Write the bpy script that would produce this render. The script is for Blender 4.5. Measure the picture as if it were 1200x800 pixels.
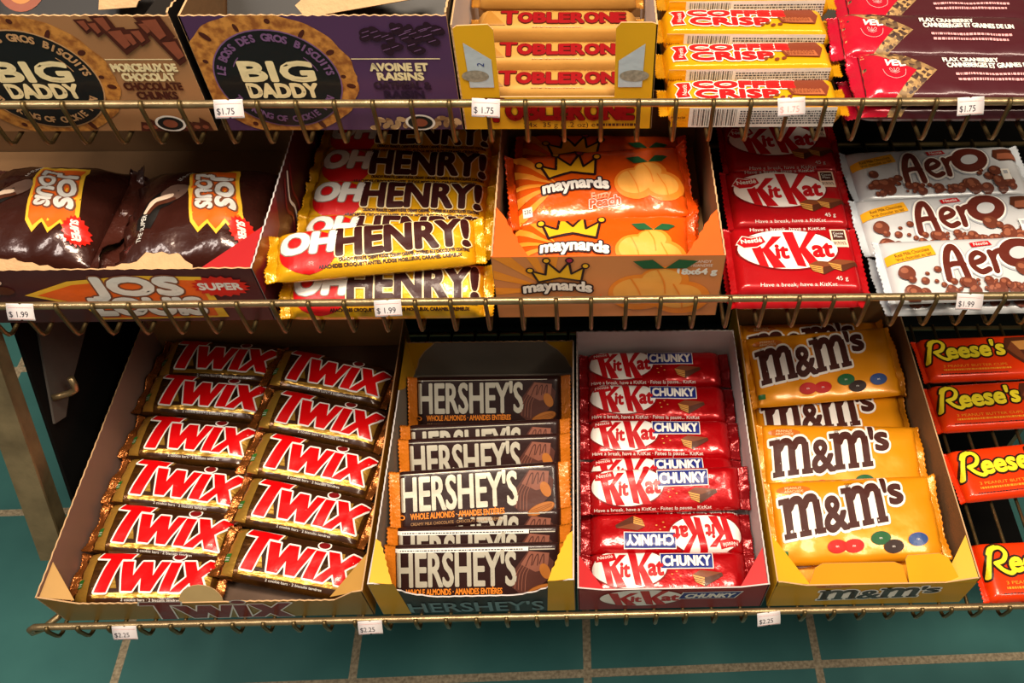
import bpy, bmesh, math, random
from mathutils import Vector, Matrix, noise
for o in list(bpy.data.objects): bpy.data.objects.remove(o)
S = bpy.context.scene
COL = S.collection
CM = 0.01                                   # everything below is written in centimetres
# ------------------------------------------------------------------ camera, world, lights, exposure
cam = bpy.data.objects.new('camera', bpy.data.cameras.new('camera')); COL.objects.link(cam)
cam.data.sensor_fit = 'HORIZONTAL'; cam.data.sensor_width = 36; cam.data.lens = 30
cam.data.shift_x = -115/1200; cam.data.clip_start = 0.02
tp = math.tan(math.radians(52.5))
Xc = Vector((1, .012, .03)).normalized()                       # world x, y, z axes seen from the camera (right, up, forward)
Yc = Vector((-(tp*.012+.03), tp, 1)); Yc = (Yc - Xc*Yc.dot(Xc)).normalized()
Zc = -Xc.cross(Yc)
right = Vector((Xc[0], Yc[0], Zc[0])); up = Vector((Xc[1], Yc[1], Zc[1])); fwd = Vector((Xc[2], Yc[2], Zc[2]))
Rm = Matrix((right, up, -fwd)).transposed()
cam.matrix_world = Matrix.Translation((0, 0, 1.15)) @ Rm.to_4x4()
S.camera = cam
S.view_settings.view_transform = 'Standard'; S.view_settings.look = 'None'
S.view_settings.exposure = 0.0; S.view_settings.gamma = 1; S.view_settings.use_curve_mapping = False
w = bpy.data.worlds.new('room_light'); S.world = w; w.use_nodes = True
w.node_tree.nodes['Background'].inputs[0].default_value = (1.0, .86, .72, 1)
w.node_tree.nodes['Background'].inputs[1].default_value = 0.15
def area(name, loc, target, size, power, col):
    l = bpy.data.lights.new(name, 'AREA'); l.shape = 'RECTANGLE'; l.size, l.size_y = size; l.energy = power; l.color = col
    o = bpy.data.objects.new(name, l); COL.objects.link(o); o.location = loc
    o.rotation_euler = (Vector(target)-Vector(loc)).to_track_quat('-Z', 'Y').to_euler()
area('ceiling_and_fill_light', (-.05, .3, 2.4), (-.05, .36, .4), (.8, .35), 49, (1, .83, .64))
area('ceiling_and_fill_light', (1.1, -.3, 2.4), (0, .4, .5), (.3, .9), 22, (1, .86, .68))  # fill light added at front right to brighten the carton fronts
area('ceiling_and_fill_light', (-1.3, -.2, 2.4), (0, .4, .5), (.3, .9), 18, (1, .9, .8))  # second added fill light, front left, no lamp of the shop

# ------------------------------------------------------------------ materials
def lin(h):
    h = h.lstrip('#'); c = [int(h[i:i+2], 16)/255 for i in (0, 2, 4)]
    return [(x/12.92 if x <= .04045 else ((x+.055)/1.055)**2.4) for x in c] + [1]
MATS = {}
def M(name, hexc, rough=.45, metal=0, coat=0, bump=0, bscale=90, var=0, hex2=None, vscale=60, spec=.5, stretch=(1, 1, 1), kind='noise', contrast=(.35, .65)):
    if name in MATS: return MATS[name]
    m = bpy.data.materials.new(name); m.use_nodes = True; nt = m.node_tree; b = nt.nodes['Principled BSDF']
    b.inputs['Base Color'].default_value = lin(hexc); b.inputs['Roughness'].default_value = rough
    b.inputs['Metallic'].default_value = metal; b.inputs['Coat Weight'].default_value = coat
    b.inputs['Coat Roughness'].default_value = .12; b.inputs['Specular IOR Level'].default_value = spec
    tc = nt.nodes.new('ShaderNodeTexCoord'); mp = nt.nodes.new('ShaderNodeMapping'); mp.inputs['Scale'].default_value = stretch
    nt.links.new(tc.outputs['Object'], mp.inputs[0])
    if hex2 or var:
        if kind == 'voronoi':
            t = nt.nodes.new('ShaderNodeTexVoronoi'); t.inputs['Scale'].default_value = vscale; src = t.outputs['Color']
            sep = nt.nodes.new('ShaderNodeSeparateColor'); nt.links.new(src, sep.inputs[0]); src = sep.outputs[0]
        else:
            t = nt.nodes.new('ShaderNodeTexNoise'); t.inputs['Scale'].default_value = vscale; t.inputs['Detail'].default_value = 5; src = t.outputs['Fac']
        nt.links.new(mp.outputs[0], t.inputs['Vector'])
        r = nt.nodes.new('ShaderNodeValToRGB'); nt.links.new(src, r.inputs[0])
        c = lin(hexc); c2 = lin(hex2) if hex2 else [x*(1-var) for x in c[:3]]+[1]
        r.color_ramp.elements[0].color = c2; r.color_ramp.elements[1].color = c
        r.color_ramp.elements[0].position, r.color_ramp.elements[1].position = contrast
        nt.links.new(r.outputs[0], b.inputs['Base Color'])
    if bump:
        t = nt.nodes.new('ShaderNodeTexNoise'); t.inputs['Scale'].default_value = bscale; t.inputs['Detail'].default_value = 3
        nt.links.new(mp.outputs[0], t.inputs['Vector'])
        bp = nt.nodes.new('ShaderNodeBump'); bp.inputs['Strength'].default_value = bump; bp.inputs['Distance'].default_value = .002
        nt.links.new(t.outputs['Fac'], bp.inputs['Height']); nt.links.new(bp.outputs[0], b.inputs['Normal'])
        if coat: nt.links.new(bp.outputs[0], b.inputs['Coat Normal'])
    MATS[name] = m; return m
def film(name, hexc, rough=.38, metal=.2, coat=.3, bump=.35, spec=.35, **k): return M(name, hexc, spec=spec, rough=rough, metal=metal, coat=coat, bump=bump, **k)
def ink(name, hexc, rough=.42, metal=0, coat=.15, bump=.2, spec=.3, **k): return M(name, hexc, spec=spec, rough=rough, metal=metal, coat=coat, bump=bump, **k)
def card(name, hexc, rough=.55, **k): return M(name, hexc, rough=rough, var=k.pop('var', .12), **k)

brass = M('brass_rod', '#a9926c', .36, .8, bump=.15, bscale=300, var=.35, vscale=40)
wirem = M('brass_wire', '#7d6a45', .42, .85, bump=.15, bscale=300, var=.4, vscale=50)
steel = M('aged_metal', '#8a7c5c', .45, .6, bump=.2, bscale=120, var=.4, vscale=30)
black = M('black_panel', '#0b0a09', .8, spec=.1)
grey = M('lit_panel_grey', '#4a443f', .75, var=.15)
kraft = card('kraft', '#9a7040', .8, bump=.1, bscale=250, vscale=25)
kraftd = card('kraft_dark', '#7b5a38', .8, bump=.1, bscale=250, vscale=25)
torn = card('torn_card', '#c9a276', .9, bump=.5, bscale=300, vscale=80)
whitecard = card('white_card', '#cfc6c4', .6, vscale=15)
tagm = M('label_paper', '#d9d2d3', .6, var=.06, vscale=80)
white = ink('white_ink', '#f3eee6'); wht2 = ink('cream_ink', '#f0dfae'); blk = ink('black_ink', '#120d0b')

# ------------------------------------------------------------------ flat artwork (polygons in centimetres, layer by layer)
FONT = {}
def glyphs(txt):
    if txt in FONT: return FONT[txt]
    c = bpy.data.curves.new('t', 'FONT'); c.body = txt; c.resolution_u = 3; c.fill_mode = 'FRONT'
    o = bpy.data.objects.new('t', c); COL.objects.link(o)
    me = bpy.data.meshes.new_from_object(o)
    v = [(p.co.x, p.co.y) for p in me.vertices]; f = [tuple(p.vertices) for p in me.polygons]
    cnt = {}
    for q in f:
        for a, b in zip(q, q[1:]+q[:1]):
            cnt[frozenset((a, b))] = cnt.get(frozenset((a, b)), 0)+1
    e = [tuple(k) for k, n in cnt.items() if n == 1 and len(k) == 2]
    bpy.data.objects.remove(o); bpy.data.curves.remove(c); bpy.data.meshes.remove(me)
    FONT[txt] = (v, f, e); return FONT[txt]
CAPH = None
class Art:
    def __init__(s): s.items = {}
    def add(s, poly, m, l): s.items.setdefault((l, m.name), []).append(poly)
    def poly(s, pts, m, l=1, out=None):
        s.add(list(pts), m, l)
        if out: s.ribbon(list(zip(pts, pts[1:]+pts[:1])), out[2], out[0], out[1])
    def rect(s, x0, y0, x1, y1, m, l=1): s.add([(x0, y0), (x1, y0), (x1, y1), (x0, y1)], m, l)
    def ell(s, cx, cy, rx, ry, m, l=1, n=28, rot=0):
        c, k = math.cos(rot), math.sin(rot)
        s.add([(cx+rx*math.cos(a)*c-ry*math.sin(a)*k, cy+rx*math.cos(a)*k+ry*math.sin(a)*c) for a in [2*math.pi*i/n for i in range(n)]], m, l)
    def ribbon(s, edges, g, m, l, n=7):
        seen = set()
        for a, b in edges:
            dx, dy = b[0]-a[0], b[1]-a[1]; d = math.hypot(dx, dy)
            if d > 1e-6:
                nx, ny = -dy/d*g, dx/d*g
                s.add([(a[0]+nx, a[1]+ny), (a[0]-nx, a[1]-ny), (b[0]-nx, b[1]-ny), (b[0]+nx, b[1]+ny)], m, l)
            for p in (a, b):
                k = (round(p[0], 3), round(p[1], 3))
                if k in seen: continue
                seen.add(k); s.ell(p[0], p[1], g, g, m, l, n)
    def stroke(s, pts, wd, m, l=1, close=False, n=10, out=None):
        e = list(zip(pts, pts[1:])) + ([(pts[-1], pts[0])] if close else [])
        s.ribbon(e, wd/2, m, l, n)
        if out: s.ribbon(e, wd/2+out[2], out[0], out[1], n)
    def curve(s, pts, wd, m, l=1, out=None, steps=6):       # Catmull-Rom stroke
        P = [pts[0]]+list(pts)+[pts[-1]]; r = []
        for i in range(1, len(P)-2):
            for k in range(steps):
                t = k/steps; a, b, c, d = P[i-1], P[i], P[i+1], P[i+2]
                r.append(tuple(.5*((2*b[j])+(-a[j]+c[j])*t+(2*a[j]-5*b[j]+4*c[j]-d[j])*t*t+(-a[j]+3*b[j]-3*c[j]+d[j])*t**3) for j in (0, 1)))
        r.append(pts[-1]); s.stroke(r, wd, m, l, out=out)
    def text(s, txt, x, y, h, m, l=1, w=None, shear=0, grow=0, out=None, rot=0, al='L', fx=None):
        v, f, e = glyphs(txt); base = glyphs('H')[0]; ch = max(p[1] for p in base)-min(p[1] for p in base)
        k = h/ch; x0 = min(p[0] for p in v); x1 = max(p[0] for p in v); kx = (w/(x1-x0)) if w else k*.92
        off = {'L': 0, 'C': -.5, 'R': -1}[al]*(x1-x0)*kx; c, sn = math.cos(rot), math.sin(rot); q = []
        for p in v:
            X, Y = (p[0]-x0)*kx+off+shear*p[1]*k, p[1]*k
            if fx: X, Y = fx(X, Y)
            q.append((x+X*c-Y*sn, y+X*sn+Y*c))
        for t in f: s.add([q[i] for i in t], m, l)
        E = [(q[a], q[b]) for a, b in e]
        if grow: s.ribbon(E, grow, m, l, 6)
        if out: s.ribbon(E, grow+out[2], out[0], out[1], 8)
    def arc(s, txt, cx, cy, rx, ry, a0, a1, h, m, l, grow=0, inside=False):   # letters along an ellipse
        n = len(txt)
        for i, ch in enumerate(txt):
            if ch == ' ': continue
            a = a0+(a1-a0)*i/(n-1); px, py = cx+rx*math.cos(a), cy+ry*math.sin(a)
            s.text(ch, px, py, h, m, l, rot=math.atan2(math.sin(a)*rx, math.cos(a)*ry)+(math.pi/2 if inside else -math.pi/2), al='C', grow=grow)
    def merge(s, b, fn):
        for k, v in b.items.items(): s.items.setdefault(k, []).extend([[fn(*p) for p in q] for q in v])
    def micro(s, x, y, w_, h, m, l, n=1, seed=0):          # rows of illegibly small print
        R = random.Random(seed)
        for j in range(n):
            X = x; yy = y-j*h*2
            while X < x+w_-.05:
                d = R.uniform(.06, .28); s.rect(X, yy, min(X+d, x+w_), yy+h, m, l); X += d+.07

def emit(art, fmap, V, F, FM, mats, gx, gy, xr, yr, flip=False):
    for (l, mn), polys in sorted(art.items.items()):
        bm = bmesh.new()
        for ip, p in enumerate(polys):
            try: bm.faces.new([bm.verts.new((x, y, (ip % 24)*.0004)) for x, y in p])
            except ValueError: pass
        bm.normal_update(); big = [f for f in bm.faces if len(f.verts) > 4]
        if big: bmesh.ops.triangulate(bm, faces=big)
        for co, no in (((xr[0], 0, 0), (-1, 0, 0)), ((xr[1], 0, 0), (1, 0, 0)), ((0, yr[0], 0), (0, -1, 0)), ((0, yr[1], 0), (0, 1, 0))):
            bmesh.ops.bisect_plane(bm, geom=bm.verts[:]+bm.edges[:]+bm.faces[:], plane_co=co, plane_no=no, clear_outer=True, dist=1e-5)
        if bm.verts:
            xs = [v.co.x for v in bm.verts]; ys = [v.co.y for v in bm.verts]
            for g in gx:
                if min(xs) < g < max(xs): bmesh.ops.bisect_plane(bm, geom=bm.verts[:]+bm.edges[:]+bm.faces[:], plane_co=(g, 0, 0), plane_no=(1, 0, 0), dist=1e-5)
            for g in gy:
                if min(ys) < g < max(ys): bmesh.ops.bisect_plane(bm, geom=bm.verts[:]+bm.edges[:]+bm.faces[:], plane_co=(0, g, 0), plane_no=(0, 1, 0), dist=1e-5)
        bm.normal_update(); m = MATS[mn]
        if m not in mats: mats.append(m)
        mi = mats.index(m); o = len(V); bm.verts.index_update()
        for v in bm.verts: V.append(fmap(v.co.x, v.co.y, l+v.co.z/.011))
        for f in bm.faces:
            idx = [o+v.index for v in f.verts]
            if (f.normal.z < 0) != flip: idx.reverse()
            F.append(idx); FM.append(mi)
        bm.free()

def mesh(name, V, F, FM, mats, smooth=True):
    me = bpy.data.meshes.new(name); me.from_pydata([(a*CM, b*CM, c*CM) for a, b, c in V], [], F)
    for m in mats: me.materials.append(m)
    me.polygons.foreach_set('material_index', FM); me.polygons.foreach_set('use_smooth', [smooth]*len(F)); me.update(); return me
def ob(name, me, parent=None, loc=(0, 0, 0), rot=(0, 0, 0)):
    o = bpy.data.objects.new(name, me); COL.objects.link(o); o.parent = parent
    o.location = Vector(loc)*CM; o.rotation_euler = rot; return o
def tag(o, label, cat, group=None):
    o['label'] = label; o['category'] = cat
    if group: o['group'] = group
    return o
def thing(name, label, cat, loc=(0, 0, 0), rot=(0, 0, 0), group=None): return tag(ob(name, None, None, loc, rot), label, cat, group)
def copy_tree(o, parent=None):
    c = o.copy(); COL.objects.link(c); c.parent = parent
    for ch in KIDS.get(o.name, []): copy_tree(ch, c)
    return c
KIDS = {}

# ------------------------------------------------------------------ wrappers
def sup(t, n): return max(0.0, 1-abs(t)**n)**(1/n)
def wrapper_parts(L, W, H, fin, art, base, finm, seed, n=3.5, crease=.05, taper=1.6, zfin=.45, narrow=.08, ends=True, back=None):
    R = random.Random(seed); nx = max(24, int(L/.42)); ny = 16; b0 = -L/2+fin; b1 = L/2-fin
    xs = [b0+(b1-b0)*i/nx for i in range(nx+1)]
    ys = [W/2*math.sin(math.pi/2*(2*j/ny-1))*.35+W/2*(2*j/ny-1)*.65 for j in range(ny+1)]
    zc = H*zfin; ph = [R.uniform(0, 6.3) for _ in range(6)]; sd = Vector((seed*7.3, seed*3.1, 0))
    def e_of(x):
        d = min(x-b0, b1-x); t = min(1, max(0, d/taper)); return .16+.84*math.sin(t*math.pi/2)**.8
    def wx(x): return 1-narrow*(1-e_of(x))
    def top(x, y):
        e = e_of(x); p = sup(2*y/W, n)
        c = crease*((1-e)*1.6*(math.sin(y*5.2+ph[0]+x*.8)+.6*math.sin(y*9+ph[1]))+.55*noise.noise(Vector((x*.55, y*.9, 0))+sd)*2.2+.5*noise.noise(Vector((x*1.4, y*1.3, 3))+sd))
        return zc+(H-zc)*p*e+c*min(1, p*1.4)
    def bot(x, y): return zc-zc*sup(2*y/W, n)*(.25+.75*e_of(x))
    Hh = [[top(x, y) for y in ys] for x in xs]
    import bisect as bs
    def ev(x, y):
        i = min(nx-1, max(0, bs.bisect_right(xs, x)-1)); j = min(ny-1, max(0, bs.bisect_right(ys, y)-1))
        u = (x-xs[i])/(xs[i+1]-xs[i]); v = (y-ys[j])/(ys[j+1]-ys[j])
        return (Hh[i][j]*(1-u)*(1-v)+Hh[i+1][j]*u*(1-v)+Hh[i][j+1]*(1-u)*v+Hh[i+1][j+1]*u*v)
    V = []; F = []; FM = []; mats = [base]; st = ny+1
    for i, x in enumerate(xs):
        for j, y in enumerate(ys): V.append((x, y*wx(x), Hh[i][j]))
    nb = len(V)
    for i, x in enumerate(xs):
        for j, y in enumerate(ys): V.append((x, y*wx(x), min(bot(x, y), Hh[i][j]-.02)))
    for i in range(nx):
        for j in range(ny):
            a = i*st+j; F.append([a, a+st, a+st+1, a+1]); FM.append(0)
            a += nb; F.append([a, a+1, a+st+1, a+st]); FM.append(0)
        for a in (i*st,): F.append([a, nb+a, nb+a+st, a+st]); FM.append(0)
        a = i*st+ny; F.append([a, a+st, nb+a+st, nb+a]); FM.append(0)
    for j in range(ny):
        F.append([j, j+1, nb+j+1, nb+j]); FM.append(0)
        a = nx*st+j; F.append([a, nb+a, nb+a+1, a+1]); FM.append(0)
    if art: emit(art, lambda x, y, l: (x, y*wx(x), ev(x, y)+.018+.018*l), V, F, FM, mats, xs, ys, (b0+.02, b1-.02), (-W/2*.985, W/2*.985))
    body = mesh('wrapper', V, F, FM, mats)
    fins = []
    if ends:
        for sg in (-1, 1):
            V = []; F = []; FM = []; m = 30; nf = 7; xe = b1*1.0 if sg > 0 else b0
            wv = [R.uniform(-.06, .06) for _ in range(4)]
            for k in range(nf+1):
                t = k/nf
                for j in range(m+1):
                    v = 2*j/m-1; y = v*W/2*(1-narrow*.84)*(1+.05*t)
                    x = xe+sg*(fin*t+(.09 if j % 2 else -.03)*(k == nf)*1.0)
                    z = zc+.035*math.sin(k*math.pi)+.05*(1 if k % 2 else -1)*(0 < k)+crease*3*t*math.sin(v*3+ph[2]+sg)+crease*2.2*t*math.sin(v*7+ph[3])+.10*t*wv[0]
                    V.append((x, y, z))
            nb = len(V); V += [(x, y, z-.03) for x, y, z in V]
            for k in range(nf):
                for j in range(m):
                    a = k*(m+1)+j; q = [a, a+m+1, a+m+2, a+1]
                    if sg < 0: q.reverse()
                    F.append(q); FM.append(0); F.append([nb+i for i in reversed(q)]); FM.append(0)
            rim = [k*(m+1) for k in range(nf+1)]+[nf*(m+1)+j for j in range(1, m+1)]+[k*(m+1)+m for k in range(nf-1, -1, -1)]
            for a, b in zip(rim, rim[1:]):
                q = [a, b, nb+b, nb+a]
                F.append(q if sg > 0 else q[::-1]); FM.append(0)
            fins.append(mesh('end_seal', V, F, FM, [finm]))
    return body, fins
def make(name, label, cat, group, *a, **k):
    body, fins = wrapper_parts(*a, **k)
    r = thing(name, label, cat, group=group); KIDS[r.name] = [ob('wrapper', body, r)]+[ob('end_seal', f, r) for f in fins]
    return r
def place(protos, rows, n0=0):
    """rows: (x, y, z of the underside centre, tilt, yaw, roll in degrees, label); the first use of a proto moves it, later uses copy it"""
    out = []
    for i, (x, y, z, ti, ya, ro, label) in enumerate(rows):
        p = protos[i % len(protos)]
        o = p if not p.get('used') else copy_tree(p)
        if o is p: used.append(p); p['used'] = 1
        o.location = (x*CM, y*CM, z*CM)
        o.rotation_euler = (Matrix.Rotation(math.radians(ya), 3, 'Z') @ Matrix.Rotation(math.radians(ti), 3, 'X') @ Matrix.Rotation(math.radians(ro), 3, 'Y')).to_euler()
        o['label'] = label; out.append(o)
    return out
used = []

# ------------------------------------------------------------------ card panels and other solids
VMIN = 0
def panel(name, parent, outline, O, U, Vv, th, front, edge=None, back=None, art=None, bart=None, smooth=False):
    if VMIN and name in ('front_panel', 'side_panel', 'back_panel') and parent['category'] == 'carton': outline = [(x, max(y, VMIN)) for x, y in outline]
    O, U, Vv = Vector(O), Vector(U).normalized(), Vector(Vv).normalized(); N = U.cross(Vv)
    edge = edge or front; back = back or edge; mats = []
    for m in (front, edge, back):
        if m not in mats: mats.append(m)
    bm = bmesh.new(); bm.faces.new([bm.verts.new((x, y, 0)) for x, y in outline]); bm.normal_update(); bmesh.ops.triangulate(bm, faces=bm.faces[:]); bm.verts.index_update(); bm.normal_update()
    tri = [[v.index for v in f.verts][::(1 if f.normal.z > 0 else -1)] for f in bm.faces]; bm.free()
    area2 = sum(a[0]*b[1]-b[0]*a[1] for a, b in zip(outline, outline[1:]+outline[:1])); n = len(outline)
    P = lambda x, y, d: tuple(O+U*x+Vv*y+N*d)
    V = [P(x, y, 0) for x, y in outline]+[P(x, y, -th) for x, y in outline]; F = []; FM = []
    for t in tri: F.append(t); FM.append(0); F.append([n+i for i in reversed(t)]); FM.append(mats.index(back))
    for i in range(n):
        j = (i+1) % n; q = [i, n+i, n+j, j]; F.append(q if area2 > 0 else q[::-1]); FM.append(mats.index(edge))
    xs = [p[0] for p in outline]; ys = [p[1] for p in outline]; xr = (min(xs)+.02, max(xs)-.02); yr = (min(ys)+.02, max(ys)-.02)
    if art: emit(art, lambda x, y, l: P(x, y, .012+.014*l), V, F, FM, mats, [], [], xr, yr)
    if bart: emit(bart, lambda x, y, l: P(x, y, -th-.012-.014*l), V, F, FM, mats, [], [], xr, yr, flip=True)
    return ob(name, mesh(name, V, F, FM, mats, smooth), parent)
def teeth(a, b, amp=.07, step=.3, seed=1):                # a torn, perforated edge from a to b
    R = random.Random(seed); d = math.hypot(b[0]-a[0], b[1]-a[1]); n = max(2, int(d/step)); nx, ny = -(b[1]-a[1])/d, (b[0]-a[0])/d
    return [(a[0]+(b[0]-a[0])*i/n+nx*(amp if i % 2 else -amp)*R.uniform(.4, 1.2)*(0 < i < n), a[1]+(b[1]-a[1])*i/n+ny*(amp if i % 2 else -amp)*R.uniform(.4, 1.2)*(0 < i < n)) for i in range(n+1)]
def tube_mesh(name, pts, r, mat, seg=10, radii=None):
    V = []; F = []; P = [Vector(p) for p in pts]; n = len(P); ref = None
    for i, p in enumerate(P):
        t = (P[min(n-1, i+1)]-P[max(0, i-1)]).normalized()
        if ref is None: ref = t.orthogonal().normalized()
        ref = (ref-t*ref.dot(t)).normalized(); bi = t.cross(ref); rr = radii[i] if radii else r
        for k in range(seg):
            a = 2*math.pi*k/seg; V.append(tuple(p+ref*math.cos(a)*rr+bi*math.sin(a)*rr))
    for i in range(n-1):
        for k in range(seg):
            a = i*seg+k; b = i*seg+(k+1) % seg; F.append([a, b, b+seg, a+seg])
    F.append(list(range(seg))[::-1]); F.append([(n-1)*seg+k for k in range(seg)])
    return mesh(name, V, F, [0]*len(F), [mat])
def boxm(name, x0, x1, y0, y1, z0, z1, mat, bev=.0):
    bm = bmesh.new(); bmesh.ops.create_cube(bm, size=1)
    for v in bm.verts: v.co = ((x0+x1)/2+v.co.x*(x1-x0), (y0+y1)/2+v.co.y*(y1-y0), (z0+z1)/2+v.co.z*(z1-z0))
    if bev: bmesh.ops.bevel(bm, geom=bm.edges[:], offset=bev, segments=2, affect='EDGES')
    bm.verts.index_update(); V = [tuple(v.co) for v in bm.verts]; F = [[v.index for v in f.verts] for f in bm.faces]; bm.free()
    return mesh(name, V, F, [0]*len(F), [mat], False)

# ------------------------------------------------------------------ the setting: tiled floor, wall behind
def struct(o): o['kind'] = 'structure'; return o
fm = bpy.data.materials.new('teal_tiles'); fm.use_nodes = True; nt = fm.node_tree; fb = nt.nodes['Principled BSDF']
tc = nt.nodes.new('ShaderNodeTexCoord'); sp = nt.nodes.new('ShaderNodeSeparateXYZ'); nt.links.new(tc.outputs['Object'], sp.inputs[0])
def mth(op, a, b=None):
    n = nt.nodes.new('ShaderNodeMath'); n.operation = op
    for i, x in enumerate((a, b)):
        if x is None: continue
        if isinstance(x, (int, float)): n.inputs[i].default_value = x
        else: nt.links.new(x, n.inputs[i])
    return n.outputs[0]
def line(sock, off, per, wd):
    d = mth('PINGPONG', mth('SUBTRACT', sock, off), per/2)          # distance to the nearest joint
    return mth('LESS_THAN', d, wd/2)
gr = mth('MAXIMUM', line(sp.outputs[0], .004, .305, .0105), line(sp.outputs[1], .336, .259, .0105))
nz = nt.nodes.new('ShaderNodeTexNoise'); nz.inputs['Scale'].default_value = 9; nz.inputs['Detail'].default_value = 6; nt.links.new(tc.outputs['Object'], nz.inputs['Vector'])
def ramp(a, b, src):
    r = nt.nodes.new('ShaderNodeValToRGB'); r.color_ramp.elements[0].color = lin(a); r.color_ramp.elements[1].color = lin(b)
    r.color_ramp.elements[0].position = .3; r.color_ramp.elements[1].position = .7; nt.links.new(src, r.inputs[0]); return r.outputs[0]
nz2 = nt.nodes.new('ShaderNodeTexNoise'); nz2.inputs['Scale'].default_value = 220; nt.links.new(tc.outputs['Object'], nz2.inputs['Vector'])
mx = nt.nodes.new('ShaderNodeMix'); mx.data_type = 'RGBA'; nt.links.new(gr, mx.inputs['Factor'])
nt.links.new(ramp('#31605f', '#3b6d6a', nz.outputs['Fac']), mx.inputs['A']); nt.links.new(ramp('#70644f', '#a5977c', nz2.outputs['Fac']), mx.inputs['B'])
nt.links.new(mx.outputs['Result'], fb.inputs['Base Color'])
rg = nt.nodes.new('ShaderNodeMath'); rg.operation = 'MULTIPLY_ADD'; nt.links.new(gr, rg.inputs[0]); rg.inputs[1].default_value = .5; rg.inputs[2].default_value = .3
nt.links.new(rg.outputs[0], fb.inputs['Roughness'])
bp = nt.nodes.new('ShaderNodeBump'); bp.inputs['Strength'].default_value = .4; bp.inputs['Distance'].default_value = .003; bp.invert = True
nt.links.new(gr, bp.inputs['Height']); nt.links.new(bp.outputs[0], fb.inputs['Normal']); MATS['teal_tiles'] = fm
struct(ob('floor', boxm('floor', -260, 260, -200, 140, -4, 0, fm), rot=(0, 0, math.radians(.9))))
struct(ob('wall_back', boxm('wall_back', -260, 260, 140, 150, 0, 270, M('wall_paint', '#6b6256', .8, var=.1))))

# ------------------------------------------------------------------ rack and wire shelves
rack = thing('display_rack', 'stepped metal display rack carrying three brass wire shelves over teal tiles', 'rack')
def slab(name, pts, w0, w1, mat):                                    # a prism: profile in y/z pushed along x
    return panel(name, rack, [(y, z) for y, z in pts], (w1, 0, 0), (0, 1, 0), (0, 0, 1), w1-w0, mat)
for x in (-50.9, 60):
    p = slab('upright', [(34.4, 37.9), (36.6, 37.9), (46.8, 58.6), (44.6, 58.6)], x, x+1.5, steel)
    flange = panel('flange', p, [(0, 0), (2.4, 0), (2.4, 23.0), (0, 23.0)], (x-.5, 34.0, 37.9), (1, 0, 0), (0, .452, .892), .25, steel)
for x in (-50.8, 61):
    slab('foot', [(60, 0), (84, 0), (84, 70.8), (82, 70.8), (82, 3.2), (64, 3.2), (64, 58.6), (62.6, 58.6), (62.6, 3.2), (60, 3)], x, x+1.6, steel)
    sp_ = slab('side_panel', [(37.6, 37.9), (62.3, 37.9), (62.3, 58.2), (47.6, 58.2)], x+1.7 if x < 0 else x, x+2.0 if x < 0 else x+.3, black)
    if x < 0: panel('lit_patch', sp_, [(49.2, 55.6), (43.0, 47.6), (44.4, 46.6), (46.6, 47.5), (53.9, 49.1), (54.2, 57.6), (50.6, 57.6)], (x+2.25, 0, 0), (0, 1, 0), (0, 0, 1), .2, grey)  # added grey sheet stands in for the lit area of the side panel
slab('back_panel', [(61.7, 3.5), (62.2, 3.5), (62.2, 58.4), (61.7, 58.4)], -49.2, 61, black)
slab('back_panel', [(69.0, 30), (69.5, 30), (69.5, 70.6), (69.0, 70.6)], -62, 62, black)
slab('base_tray', [(46, 3.3), (61.5, 3.3), (61.5, 4.2), (46.6, 4.2), (46, 7)], -49, 61, black)
ob('hook', tube_mesh('hook', [(-48.5, 44.6, 49.4), (-48.0, 44.9, 49.3), (-47.2, 45.2, 49.3), (-46.6, 45.4, 49.6), (-46.5, 45.5, 50.1), (-46.5, 45.7, 51.0)], .3, brass), rack)
ob('bolt', tube_mesh('bolt', [(-51.6, 37.2, 41.6), (-51.3, 37.2, 41.6), (-51.29, 37.2, 41.6), (-50.2, 37.2, 41.6)], .3, brass, radii=[.55, .55, .3, .3]), rack)
def shelf(label, x0, x1, y0, z0, yb, pitch, curl=False, drop=3.5):
    t = thing('wire_shelf', label, 'shelf', (0, y0, z0-drop), group='brass wire shelves of the rack')
    pts = [(x0+(x1-x0)*i/12, 0, drop) for i in range(13)]
    if curl: pts = [(x, y, z-3.5+drop) for x, y, z in [(x0+1.3, 2.6, 1.6), (x0+.6, 1.6, 1.5), (x0-.1, .5, 1.8), (x0-.5, -.1, 2.5), (x0-.35, -.1, 3.15), (x0+.1, 0, 3.45), (x0+.8, 0, 3.5)]]+pts[1:]
    ob('front_rail', tube_mesh('front_rail', pts, .31, brass, 14), t)
    ob('rear_rail', tube_mesh('rear_rail', [(x0, yb-y0, -.42), (x1, yb-y0, -.42)], .25, wirem), t)
    ob('cross_rail', tube_mesh('cross_rail', [(x0, (yb-y0)*.4, -.42), (x1, (yb-y0)*.4, -.42)], .25, wirem), t)
    P = [(0, -.1, drop+.36), (0, -.36, drop+.25), (0, -.42, drop-.1), (0, -.3, .6), (0, -.15, .1), (0, .25, -.17), (0, .8, -.18), (0, yb-y0+.3, -.18)]
    me = tube_mesh('wire', P, .175, wirem, 8); x = x0+1.4
    while x < x1-.5:
        ob('wire', me, t, (x, 0, 0)); x += pitch
    return t
shelf('top wire shelf holding the cookie cartons, its rail along the upper edge', -62, 58, 53.2, 75.1, 80, 2.82)
shelf('middle wire shelf holding orange candy and red wafer packs', -62, 58, 44.1, 63.0, 67.6, 2.78)
shelf('bottom wire shelf just above the teal floor tiles, rail end curled at left', -48.5, 59, 27.0, 39.8, 60.9, 2.66, True, 2.0)

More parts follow.
